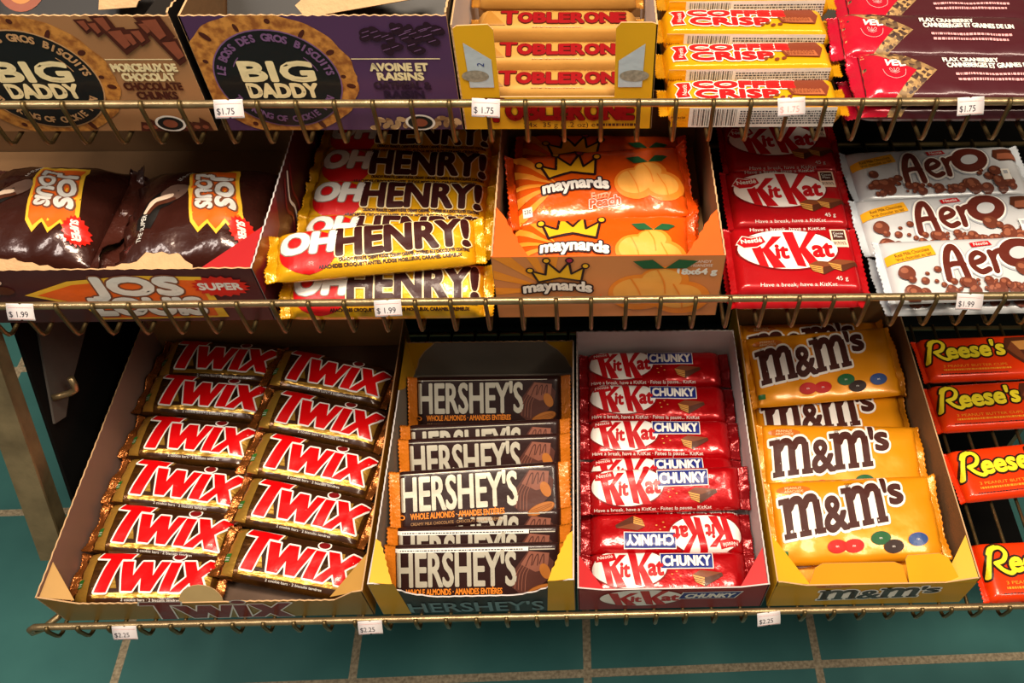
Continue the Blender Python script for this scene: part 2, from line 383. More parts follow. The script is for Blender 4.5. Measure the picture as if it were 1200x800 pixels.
# ------------------------------------------------------------------ price labels folded over the rails
tagink = ink('label_print', '#3c3a44'); pink = ink('label_line', '#d9a4a0')
def price(x, y, z, text, label, rot=0, faded=False):
    W_, H_ = 2.5, 1.5; a = Art()
    if text: a.text(text, -1.05, -.45, .52, pink if faded else tagink, 1, w=1.5 if len(text) < 6 else 1.75)
    a.rect(-1.1, .42, 1.1, .46, pink, 1); a.rect(-1.1, -.66, 1.1, -.62, pink, 1)
    o = [(-1.25, -.8), (-.12, -.8), (0, -.68), (.12, -.8), (1.25, -.8), (1.25, .8), (.12, .8), (0, .7), (-.12, .8), (-1.25, .8)]
    V = []; F = []; FM = []; mats = [tagm]; nr = 9
    for j in range(nr+1):
        yy = -.8+1.6*j/nr
        for i, xx in enumerate((-1.25, -.15, 0, .15, 1.25)):
            cut = .11 if (i == 2 and j in (0, nr)) else 0
            V.append((xx, yy+(cut if j == 0 else -cut), .10*math.cos(yy*1.4)+.03*xx*xx*.3))
    n5 = 5; nb = len(V); V += [(p[0], p[1], p[2]-.03) for p in V]
    for j in range(nr):
        for i in range(4):
            q = [j*5+i, j*5+i+1, j*5+i+6, j*5+i+5]; F.append(q); FM.append(0); F.append([nb+k for k in q[::-1]]); FM.append(0)
    rim = [0, 1, 2, 3, 4]+[j*5+4 for j in range(1, nr+1)]+[nr*5+i for i in (3, 2, 1, 0)]+[j*5 for j in range(nr-1, -1, -1)]
    for a_, b_ in zip(rim, rim[1:]): F.append([a_, nb+a_, nb+b_, b_]); FM.append(0)
    emit(a, lambda x_, y_, l: (x_, y_, .10*math.cos(y_*1.4)+.03*x_*x_*.3+.012+.01*l), V, F, FM, mats, [-.6, 0, .6], [-.5, -.25, 0, .25, .5], (-1.24, 1.24), (-.79, .79))
    q = math.radians(52); y += -.6*math.sin(q)-.35*math.cos(q); z += .6*math.cos(q)-.35*math.sin(q)
    V = [(p[0]*.84, p[1]*.84, p[2]) for p in V]
    t = ob('price_label', mesh('price_label', V, F, FM, mats), None, (x, y, z), (math.radians(52), 0, math.radians(rot)))
    tag(t, label, 'price label', 'white price labels on the rails')
price(-25.9, 53.2, 75.1, '$1.75', 'price label reading $1.75 on the top rail between the two cookie cartons', 2)
price(-7.1, 53.2, 75.1, '$ 1.75', 'price label reading $1.75 on the top rail in front of the yellow carton', -5)
price(15.7, 53.2, 75.1, '$ 1.75', 'faded price label on the top rail in front of the yellow wafer bars', 5, True)
price(29.3, 53.2, 75.1, '$1.75', 'price label reading $1.75 on the top rail in front of the pink-red bars', 5)
price(-43.7, 44.1, 63.0, '$ 1.99', 'price label reading $1.99 at the far left of the middle rail', -2)
price(-15.4, 44.1, 63.0, '$ 1.99', 'price label reading $1.99 on the middle rail in front of the yellow bars', 3)
price(30.9, 44.1, 63.0, '$1.99', 'price label reading $1.99 on the middle rail below the white packs', -4)
price(-40.3, 27.0, 39.8, '$2.25', 'price label on the bottom rail near its curled left end', 0)
price(-19.1, 27.0, 39.8, '$2.25', 'price label on the bottom rail between the gold and yellow cartons', 2)
price(16.1, 27.0, 39.8, '$2.25', 'price label on the bottom rail between the red-fronted and the orange-bag cartons', 6)

VMIN = 1.3
# ------------------------------------------------------------------ bottom shelf: gold carton of caramel cookie bars
bronze = film('bronze_foil', '#6e4518', .27, .6, .3, .8, bscale=60, stretch=(1, 2.2, 1), hex2='#3d230d', vscale=40)
goldf = film('gold_foil_and_glint', '#c9993f', .27, .65, .3, .75, bscale=60, stretch=(1, 2.2, 1))
goldfin = film('copper_foil', '#a5602a', .27, .75, .2, .9, bscale=160)
dkbr = ink('dark_brown_print', '#3b200f', .3, .2, .5, .5, bscale=60)
redl = ink('red_print', '#d8060c', .3, 0, .35, .25); greenb = ink('green_print', '#1f6a25'); deepred = ink('deep_red_print', '#7a0d10')
def twix(a, x, y, s, m, l, out):
    P = [[(0, 3.0), (.25, 3.65), (3.35, 3.55), (3.15, 2.95)], [(1.15, 3.05), (2.3, 3.05), (2.0, -.05), (.85, -.05)],
         [(2.45, 2.75), (3.55, 2.75), (4.0, 1.45), (4.4, 2.75), (5.4, 2.75), (5.85, 1.45), (6.2, 2.75), (7.1, 2.75), (6.15, .1), (5.2, .1), (4.8, 1.25), (4.4, .1), (3.4, .1)],
         [(7.15, 2.7), (8.15, 2.7), (8.0, .1), (6.95, .1)],
         [(8.35, 2.8), (9.45, 2.8), (9.95, 1.95), (10.7, 2.95), (11.7, 2.95), (10.5, 1.4), (11.3, .05), (10.1, .05), (9.6, .85), (8.95, .05), (7.95, .05), (9.1, 1.4)]]
    for p in P: a.poly([(x+u*s+v*s*.06, y+v*s) for u, v in p], m, l, out)
    a.ell(x+7.85*s, y+3.3*s, .55*s, .33*s, deepred, l); a.ell(x+7.85*s, y+3.3*s, .55*s+out[2]*.8, .33*s+out[2]*.8, out[0], out[1])
def caramel_art(seed):
    a = Art(); R = random.Random(seed)
    a.poly([(-3.9, -2.2), (-3.2, 2.2), (6, 2.2), (6, 1.4), (2.2, 1.2), (2.0, -.4), (5.9, -.9), (5.9, -2.2)], dkbr, 1)
    a.poly([(-5.8, -2.3), (-5.8, 2.3), (-4.9, 2.3), (-4.6, -2.3)], goldf, 2)
    a.poly([(-4.2, -1.95), (6, -1.75), (6, -1.2), (2.5, -1.3), (-4.2, -1.55)], goldf, 2); a.poly([(-4.4, 1.5), (-1.2, 1.9), (-1.2, 2.3), (-4.4, 2.3)], goldf, 2); a.poly([(-3.6, -1.1), (-3.1, .9), (-2.2, -1.1)], goldf, 2); a.poly([(3.4, 1.3), (3.9, -.9), (5.0, -.9), (4.6, 1.5)], goldf, 2)  # inner gold patches paint lit highlights into the foil between the letters
    a.poly([(4.7, -1.2), (5.8, 1.3), (5.8, -1.2)], goldf, 2)
    a.poly([(-.2, -1.0), (.4, .3), (.9, -1.0)], goldf, 2); a.poly([(2.2, -1.), (2.6, .8), (3.2, -1.)], goldf, 2)  # more painted foil highlights
    b = Art(); twix(b, 0, 0, .94, redl, 6, (white, 5, .15)); a.merge(b, lambda x, y: (x-4.9, y*1.1-1.45))
    a.rect(-5.95, -1.1, -5.4, -.3, greenb, 4); a.rect(-5.9, -.75, -5.45, -.7, white, 5); a.rect(-5.9, -.95, -5.45, -.9, white, 5)
    a.text('2 cookie bars \u00b7 2 biscuits tendres', -1.6, -2.15, .2, white, 4, w=5.2)
    return a
LB = 'gold-foil cookie bar, '
protos = [make('cookie_bar', 'x', 'candy bar', 'gold-foil cookie bars in the gold carton', 13.8, 5.0, 1.85, .75, caramel_art(i), bronze, goldfin, 10+i, n=2.6, crease=.07, narrow=.06) for i in range(3)]
place(protos, [
    (-39.3, 55.4, 38.9, 2, -5, 0, LB+'rearmost of the left column'), (-39.6, 50.8, 38.9, 2, -5, 2, LB+'second from the back in the left column'),
    (-39.5, 45.6, 38.9, 2, -7, -1, LB+'third from the back in the left column'), (-39.4, 40.4, 38.9, 2, -8, 1, LB+'fourth from the back in the left column'),
    (-39.5, 35.6, 38.9, 2, -7, 0, LB+'second from the front in the left column'), (-39.7, 31.1, 38.8, 1, -2, 0, LB+'frontmost of the left column, foot behind the carton lip'),
    (-27.0, 52.9, 39.3, 2, -12, 3, LB+'rearmost of the right column'), (-27.0, 47.7, 39.3, 2, -12, 3, LB+'second from the back in the right column'),
    (-27.0, 42.5, 39.3, 2, -12, 3, LB+'middle of the five in the right column'), (-27.0, 37.4, 39.3, 2, -12, 3, LB+'second from the front in the right column'),
    (-26.95, 32.2, 39.3, 2, -11, 3, LB+'frontmost of the right column beside the rounded tab')])
goldcard = card('gold_card', '#a57a2c', .4, metal=.35, vscale=15); browncard = card('brown_card', '#86665a', .6, vscale=14); goldin = card('gold_card_inside', '#b98b42', .5, vscale=20)
bx = thing('display_carton', 'open gold-brown carton full of gold-foil bars at the left of the bottom shelf', 'carton')
F_ = 28.2; B_ = 58.6; x0, x1 = -46.9, -19.4
fa = Art(); twix(fa, 7.6, 1.35, 1.12, deepred, 3, (white, 2, .14)); fa.rect(.4, .2, 27, .5, dkbr, 1)
w_ = x1-x0
ol = [(0, 0), (w_, 0), (w_, 6.9), (w_-.9, 6.6), (w_-2.8, 4.9)]+teeth((w_-2.9, 4.9), (15.3, 5.0), .1, .35)+[(15.2, 5.0)]+teeth((11.2, 5.0), (2.9, 5.2), .1, .35)+[(1.2, 6.2), (0, 6.9)]
panel('front_panel', bx, ol, (x0, F_, 36.6), (1, 0, 0), (0, 0, 1), .12, goldcard, torn, goldin, fa)
panel('side_panel', bx, [(0, 0), (B_-F_, 0)]+teeth((B_-F_, 6.9), (0, 6.9), .05, .5), (x0-.02, B_, 36.6), (0, -1, 0), (0, 0, 1), .12, goldcard, torn, browncard)
panel('side_panel', bx, [(0, 0), (B_-F_, 0), (B_-F_, 6.7), (0, 6.7)], (x1+.02, F_, 36.6), (0, 1, 0), (0, 0, 1), .12, goldcard, torn, browncard)
panel('back_panel', bx, [(0, 0), (w_, 0), (w_, 8.0), (0, 8.0)], (x1, B_+.1, 36.6), (-1, 0, 0), (0, 0, 1), .12, goldcard, torn, kraft)
ob('base', boxm('base', x0+.15, x1-.15, F_+.15, B_-.15, 37.9, 38.6, card('umber_card', '#57402f', .7)), bx)
panel('corner_flap', bx, [(0, 0), (2.7, 0), (0, 3.2)], (x0+.14, F_+.14, 43.2), (1, 0, -.32), (0, 1, 0), .06, goldin)
panel('corner_flap', bx, [(0, 0), (0, 3.4), (-3.2, 0)], (x1-.14, F_+.14, 43.2), (1, 0, .42), (0, 1, 0), .06, goldin)
panel('tab', bx, [(1.9*math.cos(t*math.pi/12), 1.75*math.sin(t*math.pi/12)) for t in range(13)], (-33.7, F_+.06, 41.55), (1, 0, 0), (0, .55, .83), .08, card('worn_gold_card', '#9b8558', .6, vscale=40), torn)

# ------------------------------------------------------------------ yellow carton of dark almond bars
hb = film('dark_bar_paper', '#2c1513', .38, .05, .35, .2); orangef = film('orange_film', '#d9791a', .35, .1, .4, .8, bscale=130)
silver = ink('silver_print', '#d2cbb8', .4, .4, .2, .2); org = ink('orange_print', '#e8862a'); choc = ink('chocolate_print', '#8a5544'); choc2 = ink('chocolate_shade_print', '#532e26'); alm = ink('almond_print', '#b06a2c'); alm2 = ink('almond_edge_print', '#7d4417')
def almond_art(strip=False):
    a = Art()
    a.text("HERSHEY'S", -7.15, -.95, 3.0, silver, 4, w=10.6, grow=.08)
    a.text('WHOLE ALMONDS \u00b7 AMANDES ENTI\u00c8RES', -6.4, -1.72, .52, org, 4, w=8.6, grow=.02)
    a.text('CREAMY MILK CHOCOLATE \u00b7 CHOCOLAT AU LAIT CR\u00c9MEUX', -6.4, -2.28, .26, ink('tan_print', '#b98a5c'), 4, w=8.6)
    a.ell(-7.2, -1.5, .3, .24, org, 4); a.ell(-7.2, -1.5, .19, .13, hb, 5)
    a.poly([(3.1, -1.2), (3.3, .4), (4.6, 2.15), (6.2, 1.9), (6.9, 1.1), (6.6, -.3), (5.2, -1.5), (3.9, -1.9)], choc2, 2)
    a.poly([(3.9, .9), (4.7, 2.1), (6.5, 1.9), (6.3, .4), (5.2, .2)], choc, 3)
    for k in range(3): a.curve([(4.35+k*.62, .75+.1*k), (4.75+k*.55, 1.65), (5.0+k*.5, 1.75), (4.85+k*.55, .8)], .09, choc2, 4)
    for k in range(4): a.curve([(3.35+.3*k, -1.3-.1*k), (3.5+.3*k, 0), (4.1+.3*k, 1)], .06, choc, 4)
    a.ell(6.1, .25, .45, .75, alm, 5, rot=.4); a.ell(5.6, -1.55, 1.35, .55, alm2, 5, rot=.32); a.ell(5.62, -1.5, 1.25, .46, alm, 6, rot=.32)
    for k in range(3): a.curve([(4.6, -1.95+.16*k), (5.6, -1.65+.16*k), (6.6, -1.3+.12*k)], .04, alm2, 7)
    if strip:
        a.rect(-7.7, 2.12, 4.6, 2.5, white, 3); a.micro(-6.9, 2.25, 11, .1, tagink, 4, 1, 3); a.rect(4.7, 2.2, 7, 2.3, silver, 3)
    else: a.rect(-7.7, 2.36, 6, 2.42, silver, 3)
    return a
HB = 'dark almond bar with silver lettering, '
def lean(x, yt, zt, W, H, th, yaw, label, roll=0):
    c, s = math.cos(math.radians(th)), math.sin(math.radians(th))
    return (x, yt-W/2*c+H*s, zt-W/2*s-H*c, th, yaw, roll, label)
protos = [make('chocolate_bar', 'x', 'candy bar', 'dark almond bars in the yellow carton', 16.7, 5.5, .85, .95, almond_art(k == 1), hb, orangef, 30+k, n=6, crease=.02, taper=.5, narrow=.03) for k in range(2)]
place(protos[:1], [lean(-9.9, 50.9, 43.0, 5.5, .85, 40, 0, HB+'rearmost in the yellow carton, fully visible'), lean(-9.9, 45.35, 43.0, 5.5, .85, 40, 2, HB+'second from the back, mostly hidden'),
    lean(-9.9, 43.7, 43.0, 5.5, .85, 40, 1.5, HB+'its foot under the slanted bar'), lean(-9.9, 39.6, 44.5, 5.5, .85, 28, 3.2, HB+'lying slanted on top of its neighbours in mid carton'),
    lean(-9.8, 36.0, 42.7, 5.5, .85, 40, 0, HB+'just before the slanted bar, upper letters covered')])
place(protos[1:], [lean(-9.9, 34.3, 42.7, 5.5, .85, 40, 0, HB+'second from the front, white strip along its top'), lean(-9.9, 32.6, 42.7, 5.5, .85, 40, 0, HB+'frontmost behind the scalloped carton lip')])
ycard = card('yellow_card', '#e3ad14', .5, vscale=12); ycard2 = card('deep_yellow_card', '#d39c10', .5, vscale=12); bcard = card('charcoal_card', '#25282a', .5); greycard = card('grey_card', '#7d7468', .75, bump=.1, bscale=200, vscale=18)
bx = thing('display_carton', 'yellow and black carton with scalloped front holding dark almond bars', 'carton')
x0, x1, B_ = -18.6, -1.15, 54.6; w_ = x1-x0
fa = Art(); fa.text("HERSHEY'S", 2.6, 1.7, 2.1, ink('slate_print', '#6f8a90'), 3, w=12, grow=.05)
dip = [(w_-.5, 8.4)]+teeth((w_-1.5, 7.6), (w_-3.2, 6.0), .1, .4, 4)+teeth((w_-3.3, 5.9), (w_-5.0, 5.2), .08, .4, 4)+teeth((w_-5.4, 5.1), (5.4, 5.1), .05, .5, 4)+teeth((5.0, 5.2), (3.3, 5.9), .08, .4, 4)+teeth((3.2, 6.0), (1.5, 7.6), .1, .4, 4)+[(.5, 8.4)]
yl = Art(); yl.poly([(0, 0), (2.6, 0), (2.2, 8.5), (0, 8.5)], ycard2, 1); yl.poly([(w_, 0), (w_-2.6, 0), (w_-2.2, 8.5), (w_, 8.5)], ycard2, 1)
yl.merge(fa, lambda x, y: (x, y))
panel('front_panel', bx, [(0, 0), (w_, 0), (w_, 8.4)]+dip+[(0, 8.4)], (x0, 28.2, 36.6), (1, 0, 0), (0, 0, 1), .12, bcard, whitecard, greycard, yl)
for s_ in (0, 1):
    D = B_-28.2
    si = Art(); q = [(D, 2.2), (D-2.5, 3.6), (D-5, 6.2), (D-6.5, 8.2), (D, 8.2)]; si.poly(q if s_ else [(D-u, v) for u, v in q], ycard2, 1)
    if s_ == 0: panel('side_panel', bx, [(0, 0), (D, 0)]+[(D, 8.4)]+teeth((D-4, 7.9), (8, 7.6), .08, .4, 2)+[(3, 7.6), (0, 7.4)], (x0-.02, B_, 36.6), (0, -1, 0), (0, 0, 1), .12, ycard, whitecard, greycard, bart=si)
    else: panel('side_panel', bx, [(0, 0), (D, 0), (D, 7.4), (D-3, 7.6)]+teeth((D-8, 7.6), (4, 7.9), .08, .4, 2)+[(0, 8.4)], (x1+.02, 28.2, 36.6), (0, 1, 0), (0, 0, 1), .12, ycard, whitecard, greycard, bart=si)
yc = Art(); 
for q in ([(0, 0), (2.0, 0), (2.2, 4.5), (3.4, 6.4), (5.6, 7.9), (5.6, 9.5), (0, 9.5)],): yc.poly(q, ycard2, 1); yc.poly([(w_-u, v) for u, v in q], ycard2, 1)
yc = Art(); q = [(0, 2.2), (.5, 3.2), (.9, 4.6), (1.7, 6.0), (2.6, 7.0), (2.9, 7.4), (0, 7.4)]
yc.poly(q, ycard2, 1); yc.poly([(w_-u, v) for u, v in q], ycard2, 1)
for q2 in (q, [(w_-u, v) for u, v in q]): yc.stroke(q2[:-1], .12, torn, 2)
panel('back_panel', bx, [(0, 0), (w_, 0), (w_, 7.4)]+teeth((w_, 7.4), (0, 7.4), .05, .4, 3), (x1, B_+.1, 36.6), (-1, 0, 0), (0, 0, 1), .12, ycard, torn, greycard, bart=yc)
ob('base', boxm('base', x0+.15, x1-.15, 28.36, B_-.15, 37.9, 38.4, greycard), bx)
panel('corner_flap', bx, [(0, 0), (1.9, 0)]+teeth((1.6, .8), (.5, 3.7), .06, .3, 6)+[(0, 4.0)], (x0+.13, 28.34, 44.95), (1, 0, -.25), (0, 1, 0), .06, ycard, torn)
panel('corner_flap', bx, [(0, 0), (0, 4.4)]+teeth((-.5, 4.0), (-1.9, .8), .06, .3, 6)+[(-2.2, 0)], (x1-.13, 28.34, 44.95), (1, 0, .25), (0, 1, 0), .06, ycard, torn)

# ------------------------------------------------------------------ red and white carton of wafer bars
redf = film('red_film', '#b5060f', .26, .35, .5, .5, bscale=70); redd = film('dark_red_film', '#8f0710', .28, .4, .4, 1, bscale=110); redk = ink('red_letter_print', '#b90c16')
blue = ink('blue_print', '#1d2a7c'); waf = ink('wafer_print', '#d79a4b'); milk = ink('milk_chocolate_print', '#7a3f22'); milk2 = ink('milk_chocolate_shade_print', '#522716')
def kk(a, x, y, s, oval=True, l=3, red=redk):
    """white oval with slanted red letters, about 5.2 s wide and 2.5 s high"""
    if oval: a.ell(x+2.65*s, y+1.05*s, 2.85*s, 1.42*s, white, l, n=40); a.ell(x+2.65*s, y+1.05*s, 2.95*s, 1.52*s, deepred, l-1, n=40)
    for ox in (.38, 2.5):
        t = 2.0 if ox < 1 else 2.32
        P = [[(.55+ox, -.15), (1.05+ox, -.25), (.62+ox, t), (.0+ox, t)], [(.75+ox, .95), (1.5+ox, t), (2.05+ox, t), (1.1+ox, 1.0)], [(.75+ox, 1.1), (1.15+ox, 1.25), (2.0+ox, -.3), (1.3+ox, -.3)]]
        for p in P: a.poly([(x+u*s, y+v*s) for u, v in p], red, l+1)
    a.text('it', x+1.98*s, y+.4*s, 1.0*s, red, l+1, w=.66*s, grow=.06*s); a.text('at', x+4.1*s, y+.5*s, 1.15*s, red, l+1, w=1.1*s, grow=.07*s)
def wafer_piece(a, x, y, s, l=4):
    a.poly([(x+u*s, y+v*s) for u, v in [(0, .2), (.7, .55), (2.6, .35), (2.7, .1), (1.1, -.75), (.95, -.7)]], milk2, l)
    a.poly([(x+u*s, y+v*s) for u, v in [(0, .2), (.7, .55), (2.6, .35), (1.2, -.05)]], milk, l+1)
    a.poly([(x+u*s, y+v*s) for u, v in [(0, .2), (1.05, -.05), (1.0, -.7), (.25, -.4)]], waf, l+1)
    for k in range(3): a.stroke([(x+(.08+.06*k)*s, y+(.02-.17*k)*s), (x+1.02*s, y+(-.2-.17*k)*s)], .05*s, milk2, l+2)
def chunky_art():
    a = Art(); kk(a, -6.25, -.8, 1.1)
    a.poly([(-6.1, 1.25), (-4.6, 1.55), (-4.4, .95), (-5.2, .75), (-6.2, .85)], redk, 5); a.text('Nestl\u00e9', -6.0, .98, .3, white, 6, w=1.3, rot=.12)
    a.rect(-.75, .2, 3.75, 1.5, white, 3); a.rect(-.68, .26, 3.68, 1.44, blue, 4); a.text('CHUNKY', -.5, .46, .78, white, 5, w=4.0, grow=.05)
    wafer_piece(a, 1.9, -.45, .95)
    for x, y in ((.2, -.2), (.6, .0), (.9, -.35), (.3, -.6)): a.ell(x, y, .09, .05, waf, 3, 8)
    a.text('Have a break, have a KitKat \u00b7 Faites la pause... KitKat', -6.3, -1.58, .24, white, 3, w=10.2)
    return a
KB = 'chunky red wafer bar, blue panel, '
protos = [make('wafer_bar', 'x', 'candy bar', 'chunky wafer bars in the red carton', 16.2, 4.2, 1.95, .9, (lambda b: (b.merge(chunky_art(), lambda x, y: (x*1.09, y*1.22)), b)[1])(Art()), redf, redd, 40+i, n=3.6, crease=.06, taper=1.2, narrow=.04) for i in range(2)]
place(protos, [(7.55, 53.7, 38.8, 6, 0, 0, KB+'rearmost in the carton, under the white back wall'), (7.55, 49.3, 38.8, 6, -1, 1, KB+'second from the back of the carton'),
    (7.55, 44.95, 38.8, 5, -1, 0, KB+'third from the back of the carton'), (7.55, 40.7, 38.5, 0, 0, 0, KB+'fourth from the back, half covered by the next'),
    (7.55, 38.7, 40.5, 20, 1, 0, KB+'resting tilted on the bar behind it'), (7.55, 34.75, 38.6, -1, 179, 0, KB+'turned upside down, second from the front'),
    (7.5, 30.65, 38.6, 2, -.5, 0, KB+'frontmost, just behind the red carton lip')])
rcard = card('red_card', '#c5141c', .45, vscale=12); rcard2 = card('shaded_red_card', '#8d1f28', .5, vscale=12)  # crimson copy is the red card with the dim walls' shade in its colour
bx = thing('display_carton', 'red carton with white inside holding chunky red wafer bars', 'carton')
x0, x1, B_, h = -.85, 15.95, 56.2, 6.5; w_ = x1-x0; D = B_-28.2
fa = Art(); kk(fa, 2.2, 2.7, 1.3); fa.merge((lambda b: (b.poly([(8.9, 3.6), (14.1, 3.6), (14.7, 5.2), (9.3, 5.2)], white, 3), b.poly([(9.0, 3.7), (14.0, 3.7), (14.55, 5.1), (9.4, 5.1)], blue, 4), b.text('CHUNKY', 9.5, 3.95, .85, white, 5, w=4.3, shear=.25, grow=.06), b)[-1])(Art()), lambda x, y: (x, y))
panel('front_panel', bx, [(0, 0), (w_, 0), (w_, h), (w_-.1, h), (w_-2.4, 5.9), (2.2, 5.9), (.1, h), (0, h)], (x0, 28.2, 36.6), (1, 0, 0), (0, 0, 1), .12, rcard2, whitecard, whitecard, fa)
panel('side_panel', bx, [(0, 0), (D, 0)]+teeth((D, h), (0, h+.3), .1, .4, 7), (x0-.02, B_, 36.6), (0, -1, 0), (0, 0, 1), .12, rcard2, whitecard, whitecard)
panel('side_panel', bx, [(0, 0), (D, 0)]+teeth((D, h+.3), (0, h), .1, .4, 8), (x1+.02, 28.2, 36.6), (0, 1, 0), (0, 0, 1), .12, rcard2, whitecard, whitecard)
panel('back_panel', bx, [(0, 0), (w_, 0)]+teeth((w_, h+.4), (0, h+.3), .06, .4, 9), (x1, B_+.1, 36.6), (-1, 0, 0), (0, 0, 1), .12, rcard2, whitecard, whitecard)
ob('base', boxm('base', x0+.15, x1-.15, 28.36, B_-.15, 37.9, 38.4, whitecard), bx)
panel('corner_flap', bx, [(0, 0), (2.2, 0), (0, 3.0)], (x0+.13, 28.34, 42.95), (1, 0, -.25), (0, 1, 0), .06, rcard)
panel('corner_flap', bx, [(0, 0), (0, 3.4), (-2.4, 0)], (x1-.13, 28.34, 42.95), (1, 0, .25), (0, 1, 0), .06, rcard)

# ------------------------------------------------------------------ yellow carton of orange candy bags
mmf = film('amber_film', '#ec9712', .32, .15, .5, .3, bscale=45); mmfin = film('amber_seal', '#e08c10', .34, .15, .4, .7, bscale=110)
mbrown = ink('maroon_brown_print', '#43180f', .55, 0, 0); amber2 = ink('amber_oval_print', '#c4691a'); cgreen = ink('candy_green_print', '#0f5a2c', .5, 0, 0); cred = ink('candy_red_print', '#c21208', .5, 0, 0); cblue = ink('candy_blue_print', '#2c4a86'); cbrown = ink('candy_brown_print', '#2c150e', .5, 0, 0)
def mletter(a, x, y, s, m, l, out):
    f = lambda pts: [(x+u*s, y+v*s) for u, v in pts]; r = lambda u0, v0, u1, v1: a.poly(f([(u0, v0), (u1, v0), (u1, v1), (u0, v1)]), m, l, out)
    for u in (.35, 1.78, 3.2): r(u, 0, u+.72, 2.5 if u > 1 else 3); r(u-.2, 0, u+.92, .42)
    r(0, 2.55, 1.05, 3.0)
    for u in (1.0, 2.42): a.curve(f([(u, 2.25), (u+.28, 2.62), (u+.62, 2.72), (u+.98, 2.62), (u+1.13, 2.2)]), .66*s, m, l, out=out)
    a.poly(f([(.9, .3), (3.4, .3), (3.4, 2.5), (.9, 2.5)]), out[0], out[1])
def mm(m=mbrown, ow=white):
    b = Art(); o = (ow, 3, .2)
    mletter(b, 0, 0, 1, m, 4, o); b.text('&', 4.15, .05, 2.5, m, 4, w=2.15, grow=.12, out=o); mletter(b, 6.1, 0, 1, m, 4, o)
    b.text("'", 10.25, .45, 2.6, m, 4, grow=.12, out=o); b.text('s', 10.75, 1.25, 2.0, m, 4, w=1.25, grow=.12, out=o); return b
def bag_art():
    a = Art(); a.merge(mm(), lambda x, y: (-7.2+x*.99, -1.75+y*1.3+x*.13))
    a.ell(-5.6, 3.05, 1.6, .42, amber2, 3); a.text('PEANUT', -6.4, 3.08, .24, wht2, 4, w=1.6); a.text('ARACHIDE', -6.5, 2.76, .24, wht2, 4, w=1.8)
    a.text('CHOCOLATE CANDIES', -.6, 3.3, .2, mbrown, 3, w=3.1); a.text('BONBONS AU CHOCOLAT', -.6, 3.0, .2, mbrown, 3, w=3.4)
    for x, y, m in ((-2.3, -2.35, cred), (-.7, -2.35, cred), (1.9, -1.75, cgreen), (3.0, -2.55, cbrown), (5.4, -2.0, cblue)):
        a.ell(x, y-.15, .95, .62, m, 5, rot=.1); a.text('m', x-.15, y-.25, .22, white, 6, w=.26)
    a.rect(-7.6, -3.2, -6.9, -2.7, greenb, 3)
    return a
MB = 'amber candy bag, '
protos = [make('candy_bag', 'x', 'candy bag', 'amber candy bags in the yellow carton', 16.6, 8.0, 1.25, .6, bag_art(), mmf, mmfin, 50+i, n=2.2, crease=.08, taper=2.2, narrow=.02) for i in range(2)]
place(protos, [(25.5, 56.0, 38.9, 4, 1, 0, MB+'rearmost, only a strip showing behind the others'), (25.4, 52.8, 40.9, 13, 5, 0, MB+'whole face showing, the farthest back of the three'),
    (25.7, 46.9, 38.5, 4, 0, 0, MB+'underneath, only a strip showing between two bags'), (25.5, 41.6, 39.9, 12, -2, 0, MB+'in mid carton, lower half under the front bag'),
    (25.4, 35.2, 40.5, 12, 1.5, 0, MB+'frontmost full face, leaning over the carton tabs'), (25.4, 33.0, 38.25, 3, 0, 0, MB+'lowest at the front, just peeping out behind the tabs')])
bx = thing('display_carton', 'yellow carton with torn front tabs holding amber candy bags', 'carton')
x0, x1, B_, h = 16.55, 34.5, 60.4, 6.9; w_ = x1-x0; D = B_-28.2
fa = Art(); fa.merge(mm(ink('dark_grey_print', '#2e2b2a')), lambda x, y: (4.2+x*.9, 2.6+y*.75+x*.04)); fa.ell(5.2, 5.75, 1.6, .38, amber2, 2); fa.text('PEANUT', 4.5, 5.7, .22, wht2, 3, w=1.4)
fa.rect(0, 0, w_, 6.0, ycard2, 1)  # deeper yellow puts the weakly lit front's shade into its colour
panel('front_panel', bx, [(0, 0), (w_, 0), (w_, h), (w_-.4, h), (w_-2.8, 6.0), (2.7, 6.0), (.4, h), (0, h)], (x0, 28.2, 36.6), (1, 0, 0), (0, 0, 1), .12, ycard, torn, kraft, fa)
panel('side_panel', bx, [(0, 0), (D, 0), (D, h), (0, h)], (x0-.02, B_, 36.6), (0, -1, 0), (0, 0, 1), .12, ycard, torn, kraft)
panel('side_panel', bx, [(0, 0), (D, 0), (D, h), (0, h)], (x1+.02, 28.2, 36.6), (0, 1, 0), (0, 0, 1), .12, ycard, torn, kraftd)
panel('back_panel', bx, [(0, 0), (w_, 0), (w_, h+.6), (0, h+.6)], (x1, B_+.1, 36.6), (-1, 0, 0), (0, 0, 1), .12, ycard, torn, kraft)
ob('base', boxm('base', x0+.15, x1-.15, 28.36, B_-.15, 37.9, 38.1, kraft), bx)
panel('corner_flap', bx, [(0, 0), (3.1, 0), (0, 4.4)], (x0+.13, 28.34, 43.4), (1, 0, -.3), (0, 1, 0), .06, ycard)
panel('corner_flap', bx, [(0, 0), (0, 4.0), (-3.0, 0)], (x1-.13, 28.34, 43.4), (1, 0, .3), (0, 1, 0), .06, ycard)
panel('tab', bx, [(0, 0), (8.8, 0), (8.3, 1.6), (7.6, 1.9), (1.2, 1.9), (.5, 1.5)], (x0+3.0, 28.3, 42.55), (1, 0, 0), (0, .75, .66), .08, card('orange_card', '#ee9a10', .5, vscale=12), torn)
panel('tab', bx, [(0, 0), (4.6, 0), (3.4, 2.2), (2.6, 2.6), (-.2, 2.5), (-.4, 2.1)], (x0+11.9, 28.3, 42.6), (1, 0, .02), (0, .72, .69), .08, ycard, torn)

